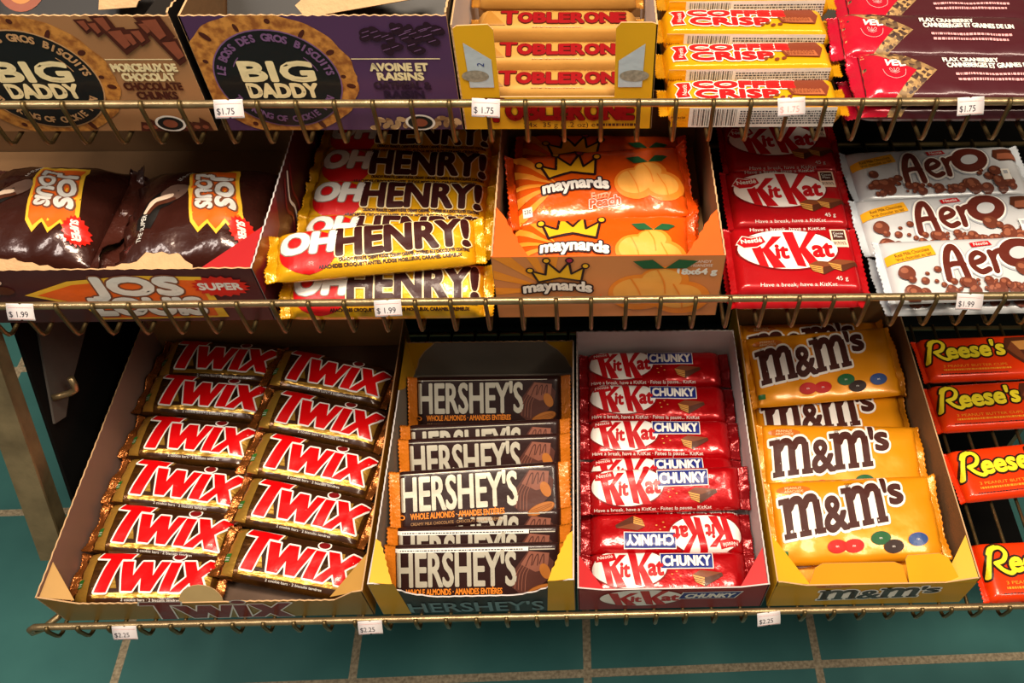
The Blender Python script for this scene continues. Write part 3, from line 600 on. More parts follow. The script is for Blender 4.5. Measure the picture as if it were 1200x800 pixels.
# ------------------------------------------------------------------ orange peanut cup packs at the right
ro = film('bright_orange_film', '#ea3a08', .3, .1, .45, .25, bscale=40); rofin = film('orange_seal', '#e03408', .3, .1, .4, .6)
yel = ink('yellow_print', '#f2dc2c'); rbrown = ink('logo_brown_print', '#2c130c'); rorg = ink('light_orange_print', '#f79a2a')
def cup_art():
    a = Art(); o = (rbrown, 3, .2)
    a.curve([(-6.7, -.7), (-6.2, .9), (-5.7, 1.9), (-4.9, 2.1), (-4.5, 1.5), (-4.9, .8), (-5.7, .55)], .42, yel, 4, out=o)
    a.curve([(-5.7, .55), (-5.2, -.1), (-4.6, -.45), (-4.2, -.3)], .42, yel, 4, out=o); a.curve([(-6.2, 1.5), (-5.9, 2.0), (-5.3, 2.25)], .3, yel, 4, out=o)
    a.text("eese's", -4.45, -.35, 2.0, yel, 4, w=6.6, shear=.12, grow=.11, out=o, fx=lambda x, y: (x, y+.05*x))
    a.text('3 PEANUT BUTTER CUPS', -5.3, -1.5, .3, rorg, 3, w=7.2); a.micro(-5.4, -1.95, 7.6, .22, rorg, 3, 1, 21)
    a.micro(-5.8, -2.4, 7.5, .1, rbrown, 3, 1, 5)
    a.poly([(2.1, .7), (2.9, 2.3), (6.9, 2.4), (6.9, -1.9), (4.2, -1.7), (3.0, -.5)], milk2, 2)
    a.poly([(3.4, 1.7), (6.9, 1.9), (6.9, .4), (4.0, .5)], ink('peanut_print', '#c98a45'), 3); a.poly([(2.6, .7), (3.4, 1.7), (4.0, .5), (4.6, -1.5), (3.4, -.4)], milk, 3)
    return a
protos = [make('peanut_cup_pack', 'x', 'candy pack', 'orange peanut cup packs at the right', 15.0, 5.7, 1.6, .5, cup_art(), ro, rofin, 60, n=5, crease=.03, taper=.7, narrow=.03)]
RB = 'bright orange pack with yellow script lettering, '
place(protos, [(44.7, 55.5, 37.8, 0, 2, 0, RB+'farthest back at the right'), (44.4, 49.2, 37.8, 0, 3, 0, RB+'second from the back, touching the rearmost'),
    (44.4, 41.4, 37.8, 0, 5.5, 0, RB+'slanted, between two gaps of bare wires'), (44.0, 30.8, 37.8, 0, 1.5, 0, RB+'frontmost at the right end of the bottom rail')])
VMIN = 0
# ------------------------------------------------------------------ middle shelf: maroon carton of two snack cakes
cakef = film('cocoa_film', '#3a1a14', .26, .2, .6, .7, bscale=55); cakefin = film('cocoa_seal', '#48221a', .28, .2, .5, .8, bscale=120)
orng = ink('orange_panel_print', '#e8641a'); yed = ink('yellow_edge_print', '#f0bc35'); starr = ink('star_red_print', '#cf2014'); pale = ink('pale_print', '#e6e3dc'); cakep = ink('cake_print', '#6d5348'); cream = ink('cream_filling_print', '#e9cdb4')
def star(a, x, y, rx, ry, m, l, n=18, k=.82): a.poly([(x+rx*(k if i % 2 else 1)*math.cos(math.pi*i/n), y+ry*(k if i % 2 else 1)*math.sin(math.pi*i/n)) for i in range(2*n)], m, l)
def cake_art():
    a = Art(); b = Art()                                  # b is drawn upright, then turned to read downwards
    b.poly([(-3.2, -1.5), (-3.2, 1.9), (2.2, 1.9), (3.1, 1.2), (2.3, .8), (3.2, .1), (2.3, -.4), (3.0, -1.1), (2.2, -1.5)], yed, 2)
    b.poly([(-2.9, -1.3), (-2.9, 1.65), (2.0, 1.65), (2.7, 1.2), (2.0, .8), (2.8, .1), (2.0, -.4), (2.6, -1.0), (2.0, -1.3)], orng, 3)
    o = (ink('lead_print', '#7d4a32'), 4, .12)
    b.text('JOS', -2.3, .35, 1.1, pale, 5, w=3.3, grow=.1, out=o, shear=.15); b.text('LOUIS', -2.6, -1.0, 1.0, pale, 5, w=3.6, grow=.08, out=o, shear=.15)
    star(b, 2.7, 1.7, 1.15, .8, starr, 6); b.text('SUPER', 2.0, 1.48, .42, pale, 7, w=1.4, grow=.03)
    a.merge(b, lambda x, y: (y*1.25+1.5+.3*x, -x*1.25+.6))
    a.poly([(-4.3, -2.4), (-3.9, 0), (-2.6, 1.9), (-.7, 2.6), (-.9, 1.0), (-2.4, -.6), (-2.9, -2.6)], blk, 1)
    a.ell(-1.7, 1.4, 1.2, .95, cakep, 2, rot=.7); a.curve([(-3.6, -.9), (-3.0, .2), (-1.9, .9)], .5, cream, 2); a.curve([(-3.3, -1.1), (-2.7, -.2), (-1.6, .5)], .34, milk2, 3)
    a.text('THE SUPER', -3.55, -3.9, .42, pale, 3, w=2.6, rot=1.5); a.text('LE SUPER', -1.7, 3.0, .36, pale, 3, w=1.8, rot=1.2)
    return a
protos = [make('snack_cake', 'x', 'snack cake', 'dark brown snack cake packs', 14.2, 11.4, 4.2, 1.3, cake_art(), cakef, cakefin, 70+k, n=2.0, crease=.26, taper=3.2, narrow=.04) for k in range(2)]
place(protos, [(-46.6, 55.0, 60.1, 3, -3, 0, 'dark brown snack cake pack with orange panel, at the left end of the middle shelf'), (-33.2, 54.6, 59.95, 2, 2, 0, 'dark brown snack cake pack with orange panel, beside the yellow bars')])
mcard = card('maroon_card', '#4a1a1e', .4, vscale=12); mred = card('maroon_red_card', '#7d1a24', .35, vscale=12); brightred = card('scarlet_card', '#b8262a', .4, vscale=12)
bx = thing('display_carton', 'low maroon carton holding two dark snack cakes at the left of the middle shelf', 'carton')
x0, x1, B_, h = -61.5, -25.55, 66.4, 6.3; w_ = x1-x0; D = B_-45.2
fa = Art()
fa.poly([(w_-18.6, 3.4), (w_-14.6, 5.0), (w_-9.5, 5.6), (w_-4.2, 5.4), (w_-3.6, .5), (w_-14, .3), (w_-14.6, 2.0)], yed, 1)
fa.poly([(w_-17.6, 3.4), (w_-14.4, 4.6), (w_-9.5, 5.2), (w_-4.6, 5.0), (w_-4.4, .7), (w_-13.6, .5), (w_-14.2, 2.1)], orng, 2)
fa.text('JOS', w_-13.2, 3.45, 1.9, pale, 4, w=7.0, grow=.2, out=(ink('lead_print', '#7d4a32'), 3, .14)); fa.text('LOUIS', w_-13.8, 1.0, 1.9, pale, 4, w=8.6, grow=.2, out=(ink('lead_print', '#7d4a32'), 3, .14))
star(fa, w_-3.0, 4.3, 2.3, 1.25, starr, 5); fa.text('SUPER', w_-4.7, 3.95, .75, pale, 6, w=3.3, grow=.05)
fa.ell(w_-23.5, 4.2, 3.4, 1.7, cakep, 2); fa.curve([(w_-21.6, 3.4), (w_-20.6, 4.4), (w_-19.8, 5.0)], .5, cream, 3); fa.ell(w_-20, 4.0, .9, .5, milk2, 3); fa.ell(w_-32, 4.5, 1.2, .8, starr, 3)
panel('front_panel', bx, [(0, 0), (w_, 0), (w_, h)]+teeth((w_, h), (0, h), .05, .5, 11), (x0, 45.2, 59.6), (1, 0, 0), (0, 0, 1), .12, mcard, torn, kraft, fa)
sa = Art()
for k in range(3): sa.curve([(9+k*1.3, .6), (10+k, 2.2), (9.4+k*1.2, 3.6), (11+k, 5.4)], .35, pale if k == 1 else mred, 2)
sa.poly([(0, 3.2), (7, 3.9), (8.4, h), (0, h)], mred, 1)
panel('side_panel', bx, [(0, 0), (D, 0)]+teeth((D, h), (0, h), .08, .4, 12), (x1+.02, 45.2, 59.6), (0, 1, 0), (0, 0, 1), .12, mcard, whitecard, kraft, sa)
panel('side_panel', bx, [(0, 0), (D, 0), (D, h), (0, h)], (x0-.02, B_, 59.6), (0, -1, 0), (0, 0, 1), .12, mcard, torn, kraft)
panel('back_panel', bx, [(0, 0), (w_, 0), (w_, h+1), (0, h+1)], (x1, B_+.1, 59.6), (-1, 0, 0), (0, 0, 1), .12, mcard, torn, kraftd)  # dark kraft inside puts the back wall's shadow into its colour
ob('base', boxm('base', x0+.15, x1-.15, 45.35, B_-.15, 59.6, 59.85, kraftd), bx)  # carton floor in the same shadow-toned kraft
panel('corner_flap', bx, [(0, 0), (0, 4.4), (-4.6, 0)], (x1-.14, 45.34, 65.9), (1, 0, .14), (0, 1, 0), .06, brightred)
panel('torn_flap', bx, [(-9.6, 0), (-2.8, 0)]+teeth((-2.9, .6), (-4.0, 1.5), .1, .5, 13)+teeth((-4.2, 1.6), (-6.6, 1.7), .12, .6, 14)+teeth((-7.2, .9), (-9.4, .5), .12, .5, 15), (x1-1.9, 45.36, 65.4), (1, 0, 0), (0, .9, .3), .08, torn)
panel('torn_flap', bx, [(0, 0), (8.5, 0)]+teeth((8.4, .3), (5, 1.0), .1, .5, 16)+teeth((4.8, 1.2), (.5, .6), .1, .5, 17), (x1-23, 45.36, 65.4), (1, 0, 0), (0, .8, .6), .08, torn)

# ------------------------------------------------------------------ yellow nut bars lying loose
yf = film('yellow_film', '#e2a812', .28, .2, .55, .6, bscale=60); yfin = film('yellow_seal', '#dca010', .3, .2, .45, .9, bscale=120); ohred = ink('round_red_print', '#cd1517'); dkm = ink('dark_maroon_print', '#3a1514')
def nut_art():
    a = Art(); a.ell(-5.2, -.1, 2.35, 2.0, ohred, 2)
    a.text('OH', -7.4, -.35, 1.95, pale, 5, w=4.1, shear=.1, grow=.17, out=(ink('grey_edge_print', '#8f7a70'), 4, .08))
    a.text('HENRY!', -2.9, -.85, 2.6, dkm, 5, w=10.3, shear=-.02, grow=.16, out=(wht2, 4, .1))
    a.text('CRUNCHY PEANUTS, CHEWY FUDGE, CREAMY CARAMEL, COVERED IN A CHOCOLATEY COATING', -2.8, -1.38, .26, dkm, 3, w=10.2, grow=.015)
    a.text('ARACHIDES CROQUETTANTES, FUDGE MOELLEUX, CARAMEL CREMEUX', -4.4, -1.82, .26, dkm, 3, w=11.2, grow=.015)
    return a
protos = [make('nut_bar', 'x', 'candy bar', 'yellow nut bars on the middle shelf', 17.3, 4.5, 1.9, .8, nut_art(), yf, yfin, 80+k, n=2.8, crease=.09, taper=1.6, narrow=.06) for k in range(2)]
NB = 'yellow nut bar with red disc, '
place(protos, [(-16.5, 65.9, 60.2, 10, -2, 0, NB+'rearmost, under the upper shelf'), (-16.5, 61.6, 60.3, 12, -2, 1, NB+'second from the back of its row'), (-16.6, 57.3, 60.3, 12, -2, 0, NB+'third from the back of its row'),
    (-16.5, 53.0, 60.3, 12, -2, -1, NB+'fourth from the back, behind the slanted bar'), (-16.7, 48.6, 63.5, 10, 6.5, 0, NB+'slanted on top, right end higher'), (-16.1, 46.8, 60.75, 26, 0, 0, NB+'lowest and frontmost, partly behind the rail')])

# ------------------------------------------------------------------ orange carton of candy pouches
pf = film('peach_film', '#e85a10', .26, .1, .6, .6, bscale=50); pfin = film('peach_seal', '#e8500c', .28, .1, .5, .9, bscale=110)
pk = ink('salmon_print', '#f08a5a'); peach = ink('peach_print', '#f08c28'); peach2 = ink('peach_light_print', '#f6ad4c'); crown = ink('crown_print', '#f2b41e'); leafg = ink('leaf_print', '#1f5a34'); dline = ink('dark_outline_print', '#2b1418'); raym = ink('ray_print', '#f4962c'); berry = ink('berry_print', '#b02848')
def crown_art(a, x, y, s, l=4):
    f = lambda p: [(x+u*s, y+v*s) for u, v in p]
    P = f([(-2.0, .2), (-2.6, 1.7), (-1.3, 1.2), (-1.1, 2.9), (0, 1.5), (.9, 2.9), (1.1, 1.3), (2.3, 2.2), (2.0, .3), (0, .75)])
    a.poly(P, crown, l); a.stroke(P, .22*s, dline, l+1, close=True)
    for u, v in ((-2.7, 1.8), (-1.15, 3.1), (.95, 3.1), (2.4, 2.35)): a.ell(x+u*s, y+v*s, .4*s, .4*s, dline, l+1, 16); a.ell(x+u*s, y+v*s, .25*s, .25*s, berry if abs(u-.95) < .1 else crown, l+2, 16)
def may(a, x, y, w_, h, l=6): a.text('maynards', x, y, h, white, l+1, w=w_, grow=.07, out=(dline, l, .15), fx=lambda X, Y: (X, Y+.35*math.sin(X/w_*3.1)))
def peaches(a, x, y, s, l=3):
    for u, v, r in ((0, .2, 1.5), (2.0, -.2, 1.4), (1.1, 1.0, 1.2)): a.ell(x+u*s, y+v*s, r*s, r*.85*s, peach, l); a.ell(x+(u-.1)*s, y+(v+.1)*s, r*.78*s, r*.62*s, peach2, l+1); a.curve([(x+(u-r*.3)*s, y+(v+r*.7)*s), (x+u*s, y+v*s), (x+(u+.1*r)*s, y+(v-r*.7)*s)], .08*s, peach, l+2)
    for d in (-1, 1): a.poly([(x+(1.1)*s, y+1.9*s), (x+(1.1+d*.6)*s, y+2.5*s), (x+(1.1+d*1.5)*s, y+2.4*s), (x+(1.1+d*1.0)*s, y+1.9*s)], leafg, l+3)
def pouch_art():
    a = Art()
    for k in range(5): t = 2.2+k*.38; a.poly([(-3.6, -.2), (-3.6+9*math.cos(t), -.2+9*math.sin(t)), (-3.6+9*math.cos(t+.18), -.2+9*math.sin(t+.18))], raym, 1)
    crown_art(a, -2.4, .3, 1.0); may(a, -5.0, -1.0, 5.6, 1.05)
    a.text('Fuzzy', -1.0, -1.9, .6, pk, 6, w=1.7, shear=.2, rot=.1, grow=.03); a.text('Peach', -1.2, -2.7, .8, ink('coral_print', '#f3603a'), 6, w=2.6, shear=.2, rot=.1, grow=.05, out=(pale, 5, .06))
    peaches(a, 3.0, -.8, 1.25); a.text('64 g', -5.6, -2.6, .5, raym, 3); a.rect(-6.9, -2.9, -6.1, -2.0, pale, 3); a.text('230', -6.8, -2.6, .35, dline, 4, w=.6)
    return a
protos = [make('candy_pouch', 'x', 'candy pouch', 'orange peach candy pouches', 16.0, 7.6, 1.7, .7, pouch_art(), pf, pfin, 90+k, n=2.0, crease=.14, taper=2.4, narrow=.03) for k in range(2)]
PB = 'orange peach candy pouch with a crown, '
place(protos, [(1.7, 61.2, 61.2, 10, -1, 0, PB+'rearmost in the orange carton, in shade'), (1.5, 56.2, 63.4, 12, 6, 0, PB+'slanted on top of the others'),
    (2.2, 53.6, 60.5, 4, -2, 0, PB+'underneath, a strip showing between two pouches'), (1.5, 49.85, 61.95, 8, -1.5, 0, PB+'frontmost, tucked behind the carton front')])
ocard = card('peach_card', '#e8611f', .4, vscale=12); ocard2 = card('pale_peach_card', '#d98a4e', .45, vscale=12)
bx = thing('display_carton', 'orange carton with a crown on its front holding peach candy pouches', 'carton')
x0, x1, B_, h = -7.1, 11.0, 65.9, 7.3; w_ = x1-x0; D = B_-45.2
fa = Art()
fa.rect(0, 0, w_, h, ocard2, 0)
for k in range(5): t = 1.4+k*.42; fa.poly([(4.5, 3.5), (4.5+9*math.cos(t), 3.5+9*math.sin(t)), (4.5+9*math.cos(t+.2), 3.5+9*math.sin(t+.2))], raym, 1)
crown_art(fa, 5.2, 4.3, .85); may(fa, 2.3, 3.2, 5.4, 1.1); fa.text('fuzzy peach', 5.0, 2.2, .7, ink('coral_print', '#f3603a'), 6, w=3.6, shear=.2)
peaches(fa, 11.6, 2.7, 1.7); fa.text('CANDY', w_-2.4, 6.5, .3, white, 3, w=1.4); fa.text('FRIANDISE', w_-2.6, 6.05, .3, white, 3, w=1.7); fa.text('18x64 g', w_-3.6, 5.2, .62, white, 3, w=3.1, grow=.05)
panel('front_panel', bx, [(0, 0), (w_, 0), (w_, h), (0, h)], (x0, 45.2, 59.6), (1, 0, 0), (0, 0, 1), .12, ocard2, ocard, ocard, fa)
panel('side_panel', bx, [(0, 0), (D, 0)]+teeth((D, h), (0, h), .12, .5, 21), (x0-.02, B_, 59.6), (0, -1, 0), (0, 0, 1), .12, ocard, torn, kraftd)
panel('side_panel', bx, [(0, 0), (D, 0)]+teeth((D, h), (0, h), .12, .5, 22), (x1+.02, 45.2, 59.6), (0, 1, 0), (0, 0, 1), .12, ocard, torn, kraftd)
panel('back_panel', bx, [(0, 0), (w_, 0), (w_, h), (0, h)], (x1, B_+.1, 59.6), (-1, 0, 0), (0, 0, 1), .12, ocard, torn, kraftd)
ob('base', boxm('base', x0+.15, x1-.15, 45.35, B_-.15, 59.6, 60.4, kraft), bx)
panel('corner_flap', bx, [(0, 0), (3.0, 0)]+teeth((2.2, 1.4), (.6, 4.6), .1, .5, 23)+[(0, 5.4)], (x0+.13, 45.34, 66.85), (1, 0, -.2), (0, 1, 0), .06, ocard, torn)
panel('corner_flap', bx, [(0, 0), (0, 5.0)]+teeth((-.6, 4.4), (-2.4, 1.2), .1, .5, 24)+[(-3.2, 0)], (x1-.13, 45.34, 66.85), (1, 0, .2), (0, 1, 0), .06, ocard, torn)

# ------------------------------------------------------------------ flat red wafer packs
kf = film('wine_film', '#b30e17', .3, .2, .6, .35, bscale=40); kfin = film('wine_seal', '#b81119', .26, .3, .5, .8)
def pack_art():
    a = Art(); kk(a, -4.6, -.85, 1.5)
    a.poly([(-5.0, 1.35), (-4.4, 2.2), (-3.6, 2.0), (-2.6, 2.25), (-2.3, 1.5), (-3.2, .9), (-4.4, .75)], white, 5); a.poly([(-4.9, 1.38), (-4.35, 2.1), (-3.6, 1.9), (-2.7, 2.13), (-2.42, 1.5), (-3.2, 1.0), (-4.35, .86)], redk, 6); a.text('Nestl\u00e9', -4.5, 1.3, .45, white, 7, w=1.8, rot=.12, grow=.02)
    wafer_piece(a, .9, -1.2, 1.1); wafer_piece(a, 2.6, -1.0, 1.0)
    a.text('Have a break, have a KitKat', -3.6, 2.72, .42, pale, 4, w=6.6, shear=.1, rot=.02)
    a.text('45 g', 3.0, -2.65, .4, pale, 4, w=1.0); a.rect(3.3, .9, 4.7, 2.9, cream, 3); a.rect(3.45, 1.7, 4.55, 2.75, mbrown, 4); a.text('Cocoa', 3.55, 2.3, .25, pale, 5, w=.9); a.text('Plan', 3.6, 1.95, .25, pale, 5, w=.7); a.micro(3.45, 1.45, 1.1, .07, mbrown, 4, 3, 4)
    a.text('Have a break, have a KitKat', -3.4, -3.2, .34, pale, 4, w=6.4, shear=.1)
    return a
protos = [make('wafer_pack', 'x', 'candy bar', 'flat red wafer packs on the middle shelf', 11.6, 7.0, 1.2, .55, pack_art(), kf, kfin, 101, n=7, crease=.03, taper=.6, narrow=.02)]
WB = 'flat red wafer pack, '
place(protos, [(19.2, 65.2, 60.0, 5, 1, 0, WB+'rearmost, in the shade of the upper shelf'), (18.8, 58.0, 60.05, 5, 1, 0, WB+'middle one of the row'), (17.9, 48.9, 59.6, 0, 0, 0, WB+'bottom of the front pair, edge seen under the rail'), (18.0, 49.4, 61.1, 4, 0, 0, WB+'on top of the front pair, whole face showing')])

# ------------------------------------------------------------------ white bubbly chocolate bars
wf = film('white_film', '#cdcfd2', .3, .1, .5, .25, bscale=40); wfin = film('white_seal', '#cfd6de', .3, .15, .4, .6)
bub = ink('bubble_print', '#6a3322'); bub2 = ink('bubble_light_print', '#94553c'); aer = ink('aero_brown_print', '#5d2218'); lgrey = ink('light_grey_print', '#a9adb5'); yban = ink('amber_banner_print', '#e8a51c'); tanp = ink('tan_glow_print', '#d59a63')
def bubbly_art(seed):
    z_ = Art(); a = Art(); R = random.Random(seed); o = (white, 4, .16)
    for p, w_ in (([(-3.3, -1.0), (-3.2, .2), (-2.8, 1.3), (-2.3, 1.7), (-2.0, 1.2), (-1.85, 0), (-1.75, -.95)], .56), ([(-3.2, .05), (-2.5, .25), (-1.75, .2)], .45),
                  ([(-1.1, .2), (-.3, .4), (.1, .75), (-.35, 1.1), (-.95, .75), (-1.05, .0), (-.5, -.5), (.2, -.3)], .45), ([(.7, 1.1), (.8, .3), (.75, -.45)], .5), ([(.8, .6), (1.1, 1.05), (1.6, 1.25)], .45)):
        z_.curve(p, w_, aer, 6, out=o); z_.curve(p, w_+.5, lgrey, 3)
    for rx, ry, m, l in ((2.05, 1.55, lgrey, 3), (1.9, 1.4, white, 4), (1.75, 1.25, aer, 6), (.85, .5, wf, 7)): z_.ell(3.1, 1.0, rx, ry, m, l, 36, rot=.25)
    a.merge(z_, lambda x, y: (x*1.04, y*1.25-.15))
    a.poly([(-8.3, .4), (-8.2, 1.4), (-7.5, 1.5), (-4.1, 2.3), (-3.9, 1.2), (-7.3, .45)], yban, 5)
    a.text('Real Milk Chocolate', -7.4, 1.0, .36, mbrown, 6, w=3.1, rot=.2); a.text('Vrai chocolat au lait', -7.4, .55, .36, mbrown, 6, w=3.2, rot=.2)
    a.poly([(-.6, 1.85), (-.7, 2.35), (1.0, 2.55), (1.2, 2.05)], redk, 5); a.text('Nestl\u00e9', -.4, 1.98, .32, white, 6, w=1.3, rot=.1)
    for k in range(64):
        u = R.random(); x = -7.0+u*13.6; y = -2.6+R.random()**1.6*(2.4 if (x < -4 or x > 3) else 1.0); r = R.choice((.2, .26, .36, .48, .6, .72))*(1 if (x < -4.4 or x > 2) else .7)
        if y+r > .2 and x > -4: continue
        a.ell(x, y, r, r, bub, 6+k % 3*2, 16); a.ell(x-.25*r, y+.3*r, .45*r, .4*r, bub2, 7+k % 3*2, 12)
    a.poly([(5.6, 1.4), (6.0, 2.4), (8, 2.5), (8, .9), (6.2, .8)], milk2, 4); a.poly([(5.9, 1.0), (8, 1.0), (8, 1.9), (6.2, 1.8)], bub2, 5)
    a.rect(5.7, -1.7, 6.5, -.4, white, 12); a.rect(5.9, -1.0, 6.3, -.6, lgrey, 13)
    return a
protos = [make('bubbly_bar', 'x', 'candy bar', 'white bubbly chocolate bars', 17.6, 6.4, 1.3, .6, bubbly_art(k), wf, wfin, 110+k, n=3.0, crease=.05, taper=1.2, narrow=.02) for k in range(2)]
AB = 'white bar with brown bubbles, '
place(protos, [(33.7, 61.2, 60.1, 5, 3, 0, AB+'rearmost, under the upper shelf'), (33.3, 54.6, 60.1, 6, 3, 0, AB+'middle one, beside the red packs'), (33.8, 47.7, 59.6, 0, 1, 0, AB+'lowest at the front, seen only under the rail'), (33.7, 48.0, 61.3, 6, 2, 0, AB+'frontmost on top, its face fully lit')])

# ------------------------------------------------------------------ top shelf: two cookie cartons
cookie = M('cookie_print', '#c98a3c', .6, hex2='#8f5420', vscale=160, contrast=(.38, .6)); tanc = card('tan_card', '#a8794f', .5, vscale=10); purp = card('purple_card', '#4f3058', .5, vscale=10); bcore = card('black_card', '#17120f', .5); inkd = ink('seal_black_print', '#16181a', .45)
oat = M('oat_print', '#d9b98c', .6, hex2='#8d6a44', vscale=140, kind='voronoi', contrast=(.2, .7)); shard = ink('chocolate_shard_print', '#4a2016'); shard2 = ink('chocolate_shard_light_print', '#8a4a34')
def cookie_front(w_, cx, lett, edge, lines):
    a = Art(); cy = 4.9
    a.poly([(cx+(6.1+.09*math.sin(i*5))*math.cos(i*math.pi/40), cy+(5.15+.08*math.sin(i*7))*math.sin(i*math.pi/40)) for i in range(80)], cookie, 1)
    for k in range(14):
        t = k*.47; a.ell(cx+(5.1+.5*math.sin(k*3))*math.cos(t), cy+(4.4+.4*math.sin(k*3))*math.sin(t), .2+.14*(k % 3), .16+.05*(k % 2), shard, 2, 10, rot=t)
    sx = cx+.3; a.ell(sx, cy-.3, 4.6, 4.2, edge, 3, 48); a.ell(sx, cy-.3, 4.5, 4.1, inkd, 4, 48)
    a.arc('LE BOSS DES GROS BISCUITS', sx, cy-.3, 3.72, 3.3, 2.95, .18, .55, lett, 6, grow=.035)
    a.arc('THE KING OF COOKIE TOWN', sx, cy-.3, 4.05, 3.7, 3.6, 5.8, .5, lett, 6, grow=.03, inside=True)
    a.curve([(sx+3.2*math.cos(t), cy-.3+2.85*math.sin(t)) for t in [2.7-.1*i for i in range(4)]], .07, lett, 6); a.curve([(sx+3.2*math.cos(t), cy-.3+2.85*math.sin(t)) for t in [.3+.15*i for i in range(4)]], .07, lett, 6)
    a.text('BIG', sx-2.5, cy-.3, 1.55, wht2, 6, w=5.2, grow=.12); a.text('DADDY', sx-2.45, cy-1.75, 1.15, wht2, 6, w=5.1, grow=.09); a.rect(sx-2.2, cy-2.15, sx+2.2, cy-2.1, wht2, 6); a.text('BISCUIT', sx-.8, cy-2.5, .28, lett, 6, w=1.6)
    a.rect(cx+6.0, 6.35, w_-1.0, 6.43, wht2, 3)
    for i, (t, m) in enumerate(lines): a.text(t, (cx+6.2+w_-1.0)/2, 5.4-i*.8, .6, m, 3, w=min(4.6, .42*len(t)+.4), al='C', grow=.05)
    a.ell(w_-3.3, .75, 1.15, .75, white, 6); a.ell(w_-3.3, .75, .95, .6, inkd, 7); a.ell(w_-3.3, .75, .55, .38, shard2, 8)
    return a
def carton(label, x0, w_, body, art, D=18.0, h=9.8, seed=1):
    bx = thing('cookie_carton', label, 'carton', group=None); x1 = x0+w_; y0 = 54.4; B_ = y0+D; z0 = 71.75
    panel('front_panel', bx, [(0, 0), (w_, 0)]+teeth((w_, h), (0, h), .05, .35, seed), (x0, y0, z0), (1, 0, 0), (0, 0, 1), .14, body, torn, bcore, art)
    panel('side_panel', bx, [(0, 0), (D, 0), (D, h), (5, h)]+teeth((4, h), (.1, h+.2), .1, .4, seed+1), (x1+.02, y0, z0), (0, 1, 0), (0, 0, 1), .14, bcore, torn, kraft)
    panel('side_panel', bx, [(0, 0), (D, 0), (D, h), (0, h)], (x0-.02, B_, z0), (0, -1, 0), (0, 0, 1), .14, bcore, torn, kraftd)
    panel('back_panel', bx, [(0, 0), (w_, 0), (w_, h), (0, h)], (x1, B_+.1, z0), (-1, 0, 0), (0, 0, 1), .14, body, torn, kraftd)
    ob('base', boxm('base', x0+.15, x1-.15, y0+.16, B_-.15, z0, z0+.3, kraft), bx); return bx
art = cookie_front(18.3, 6.5, ink('sand_print', '#c69a6c'), ink('sand_print', '#c69a6c'), [('MORCEAUX DE', wht2), ('CHOCOLAT', wht2), ('CHOCOLATE', shard), ('CHUNKS', shard)])
R = random.Random(4)
for k in range(9):
    x, y = 12.3+k*.68, 9.2-R.random()*2.2*(k/9+.3); r = .5+R.random()*.7
    art.poly([(x-r, y+r*.9), (x+r*.6, y+r), (x+r, y-r*.4), (x-.1, y-r*1.1)], shard, 4+k % 2); art.poly([(x-r*.6, y+r*.7), (x+r*.3, y+r*.8), (x+r*.5, y-.3*r), (x, y-r*.6)], shard2, 6+k % 2)
for k in range(8): x = 13+k*.65; art.poly([(x-.5, 0), (x-.2, .9+.4*(k % 2)), (x+.4, .8), (x+.5, 0)], shard, 4); art.ell(x, .4, .25, .2, shard2, 5, 7)
bxA = carton('tan cookie carton with chocolate shards, at the left end of the top shelf', -46.7, 18.3, tanc, art, seed=31)
la = Art(); la.text('DADDY', -1.2, 2.6, 1.5, wht2, 2, w=3.4, rot=math.pi/2, grow=.12); la.text('BIG', -3.2, 2.6, 1.5, wht2, 2, w=2.6, rot=math.pi/2, grow=.12); la.ell(-6.2, 2.5, 1.9, 2.2, shard2, 2); la.ell(-6.2, 2.5, 1.2, 1.6, ink('caramel_print', '#b5763c'), 3)
panel('lid_flap', bxA, [(0, 0), (14.5, 0), (14.5, 5)]+teeth((14.5, 6.6), (10, 8.4), .12, .5, 33)+[(0, 8.6)], (-46.2, 60.2, 77.2), (1, 0, 0), (0, .8, .6), .1, bcore, torn, kraft, (lambda b: (b.merge(la, lambda x, y: (x+9.6, y+.7)), b)[1])(Art()))
panel('torn_flap', bxA, [(0, 0)]+teeth((2.8, .2), (4.0, 1.6), .12, .4, 34)+teeth((3.4, 2.0), (.2, 1.5), .12, .4, 35), (-36.3, 60.0, 78.6), (1, 0, 0), (0, .7, .7), .1, torn)
panel('side_flap', bxA, [(0, 0), (2.6, -.8), (2.9, 5.4), (.4, 5.0)], (-31.3, 56.5, 80.2), (1, 0, .12), (.1, 1, .05), .1, bcore, torn, kraft)
art = cookie_front(18.5, 5.1, ink('mauve_print', '#7d5a86'), ink('mauve_print', '#7d5a86'), [('AVOINE ET', wht2), ('RAISINS', wht2), ('OATMEAL &', ink('deep_purple_print', '#2b1630')), ('RAISIN', ink('deep_purple_print', '#2b1630'))])
RR = [(12.3+R.random()*5.4, 9.0-R.random()*2.2*(.4+R.random()*.6)) for k in range(30)]
for k in range(26): art.ell(RR[k][0], RR[k][1], .55, .34, ink('raisin_print', '#2a1424'), 4+k % 2, 12, rot=k); art.curve([(RR[k][0]-.3, RR[k][1]-.05), (RR[k][0]+.2, RR[k][1]+.12)], .05, ink('mauve_print', '#7d5a86'), 6)
for k in range(22): art.ell(11.6+(k*.31), .25+(k*.37) % .9, .38, .24, oat, 4+k % 2, 10, rot=k*1.3)
bxB = carton('purple cookie carton beside the yellow one on the top shelf', -27.75, 18.4, purp, art, seed=41)
panel('lid_flap', bxB, [(0, 0), (17.6, 0), (17.6, 9), (0, 9)], (-27.35, 60.4, 77.0), (1, 0, 0), (0, .8, .6), .1, bcore, torn, kraft)
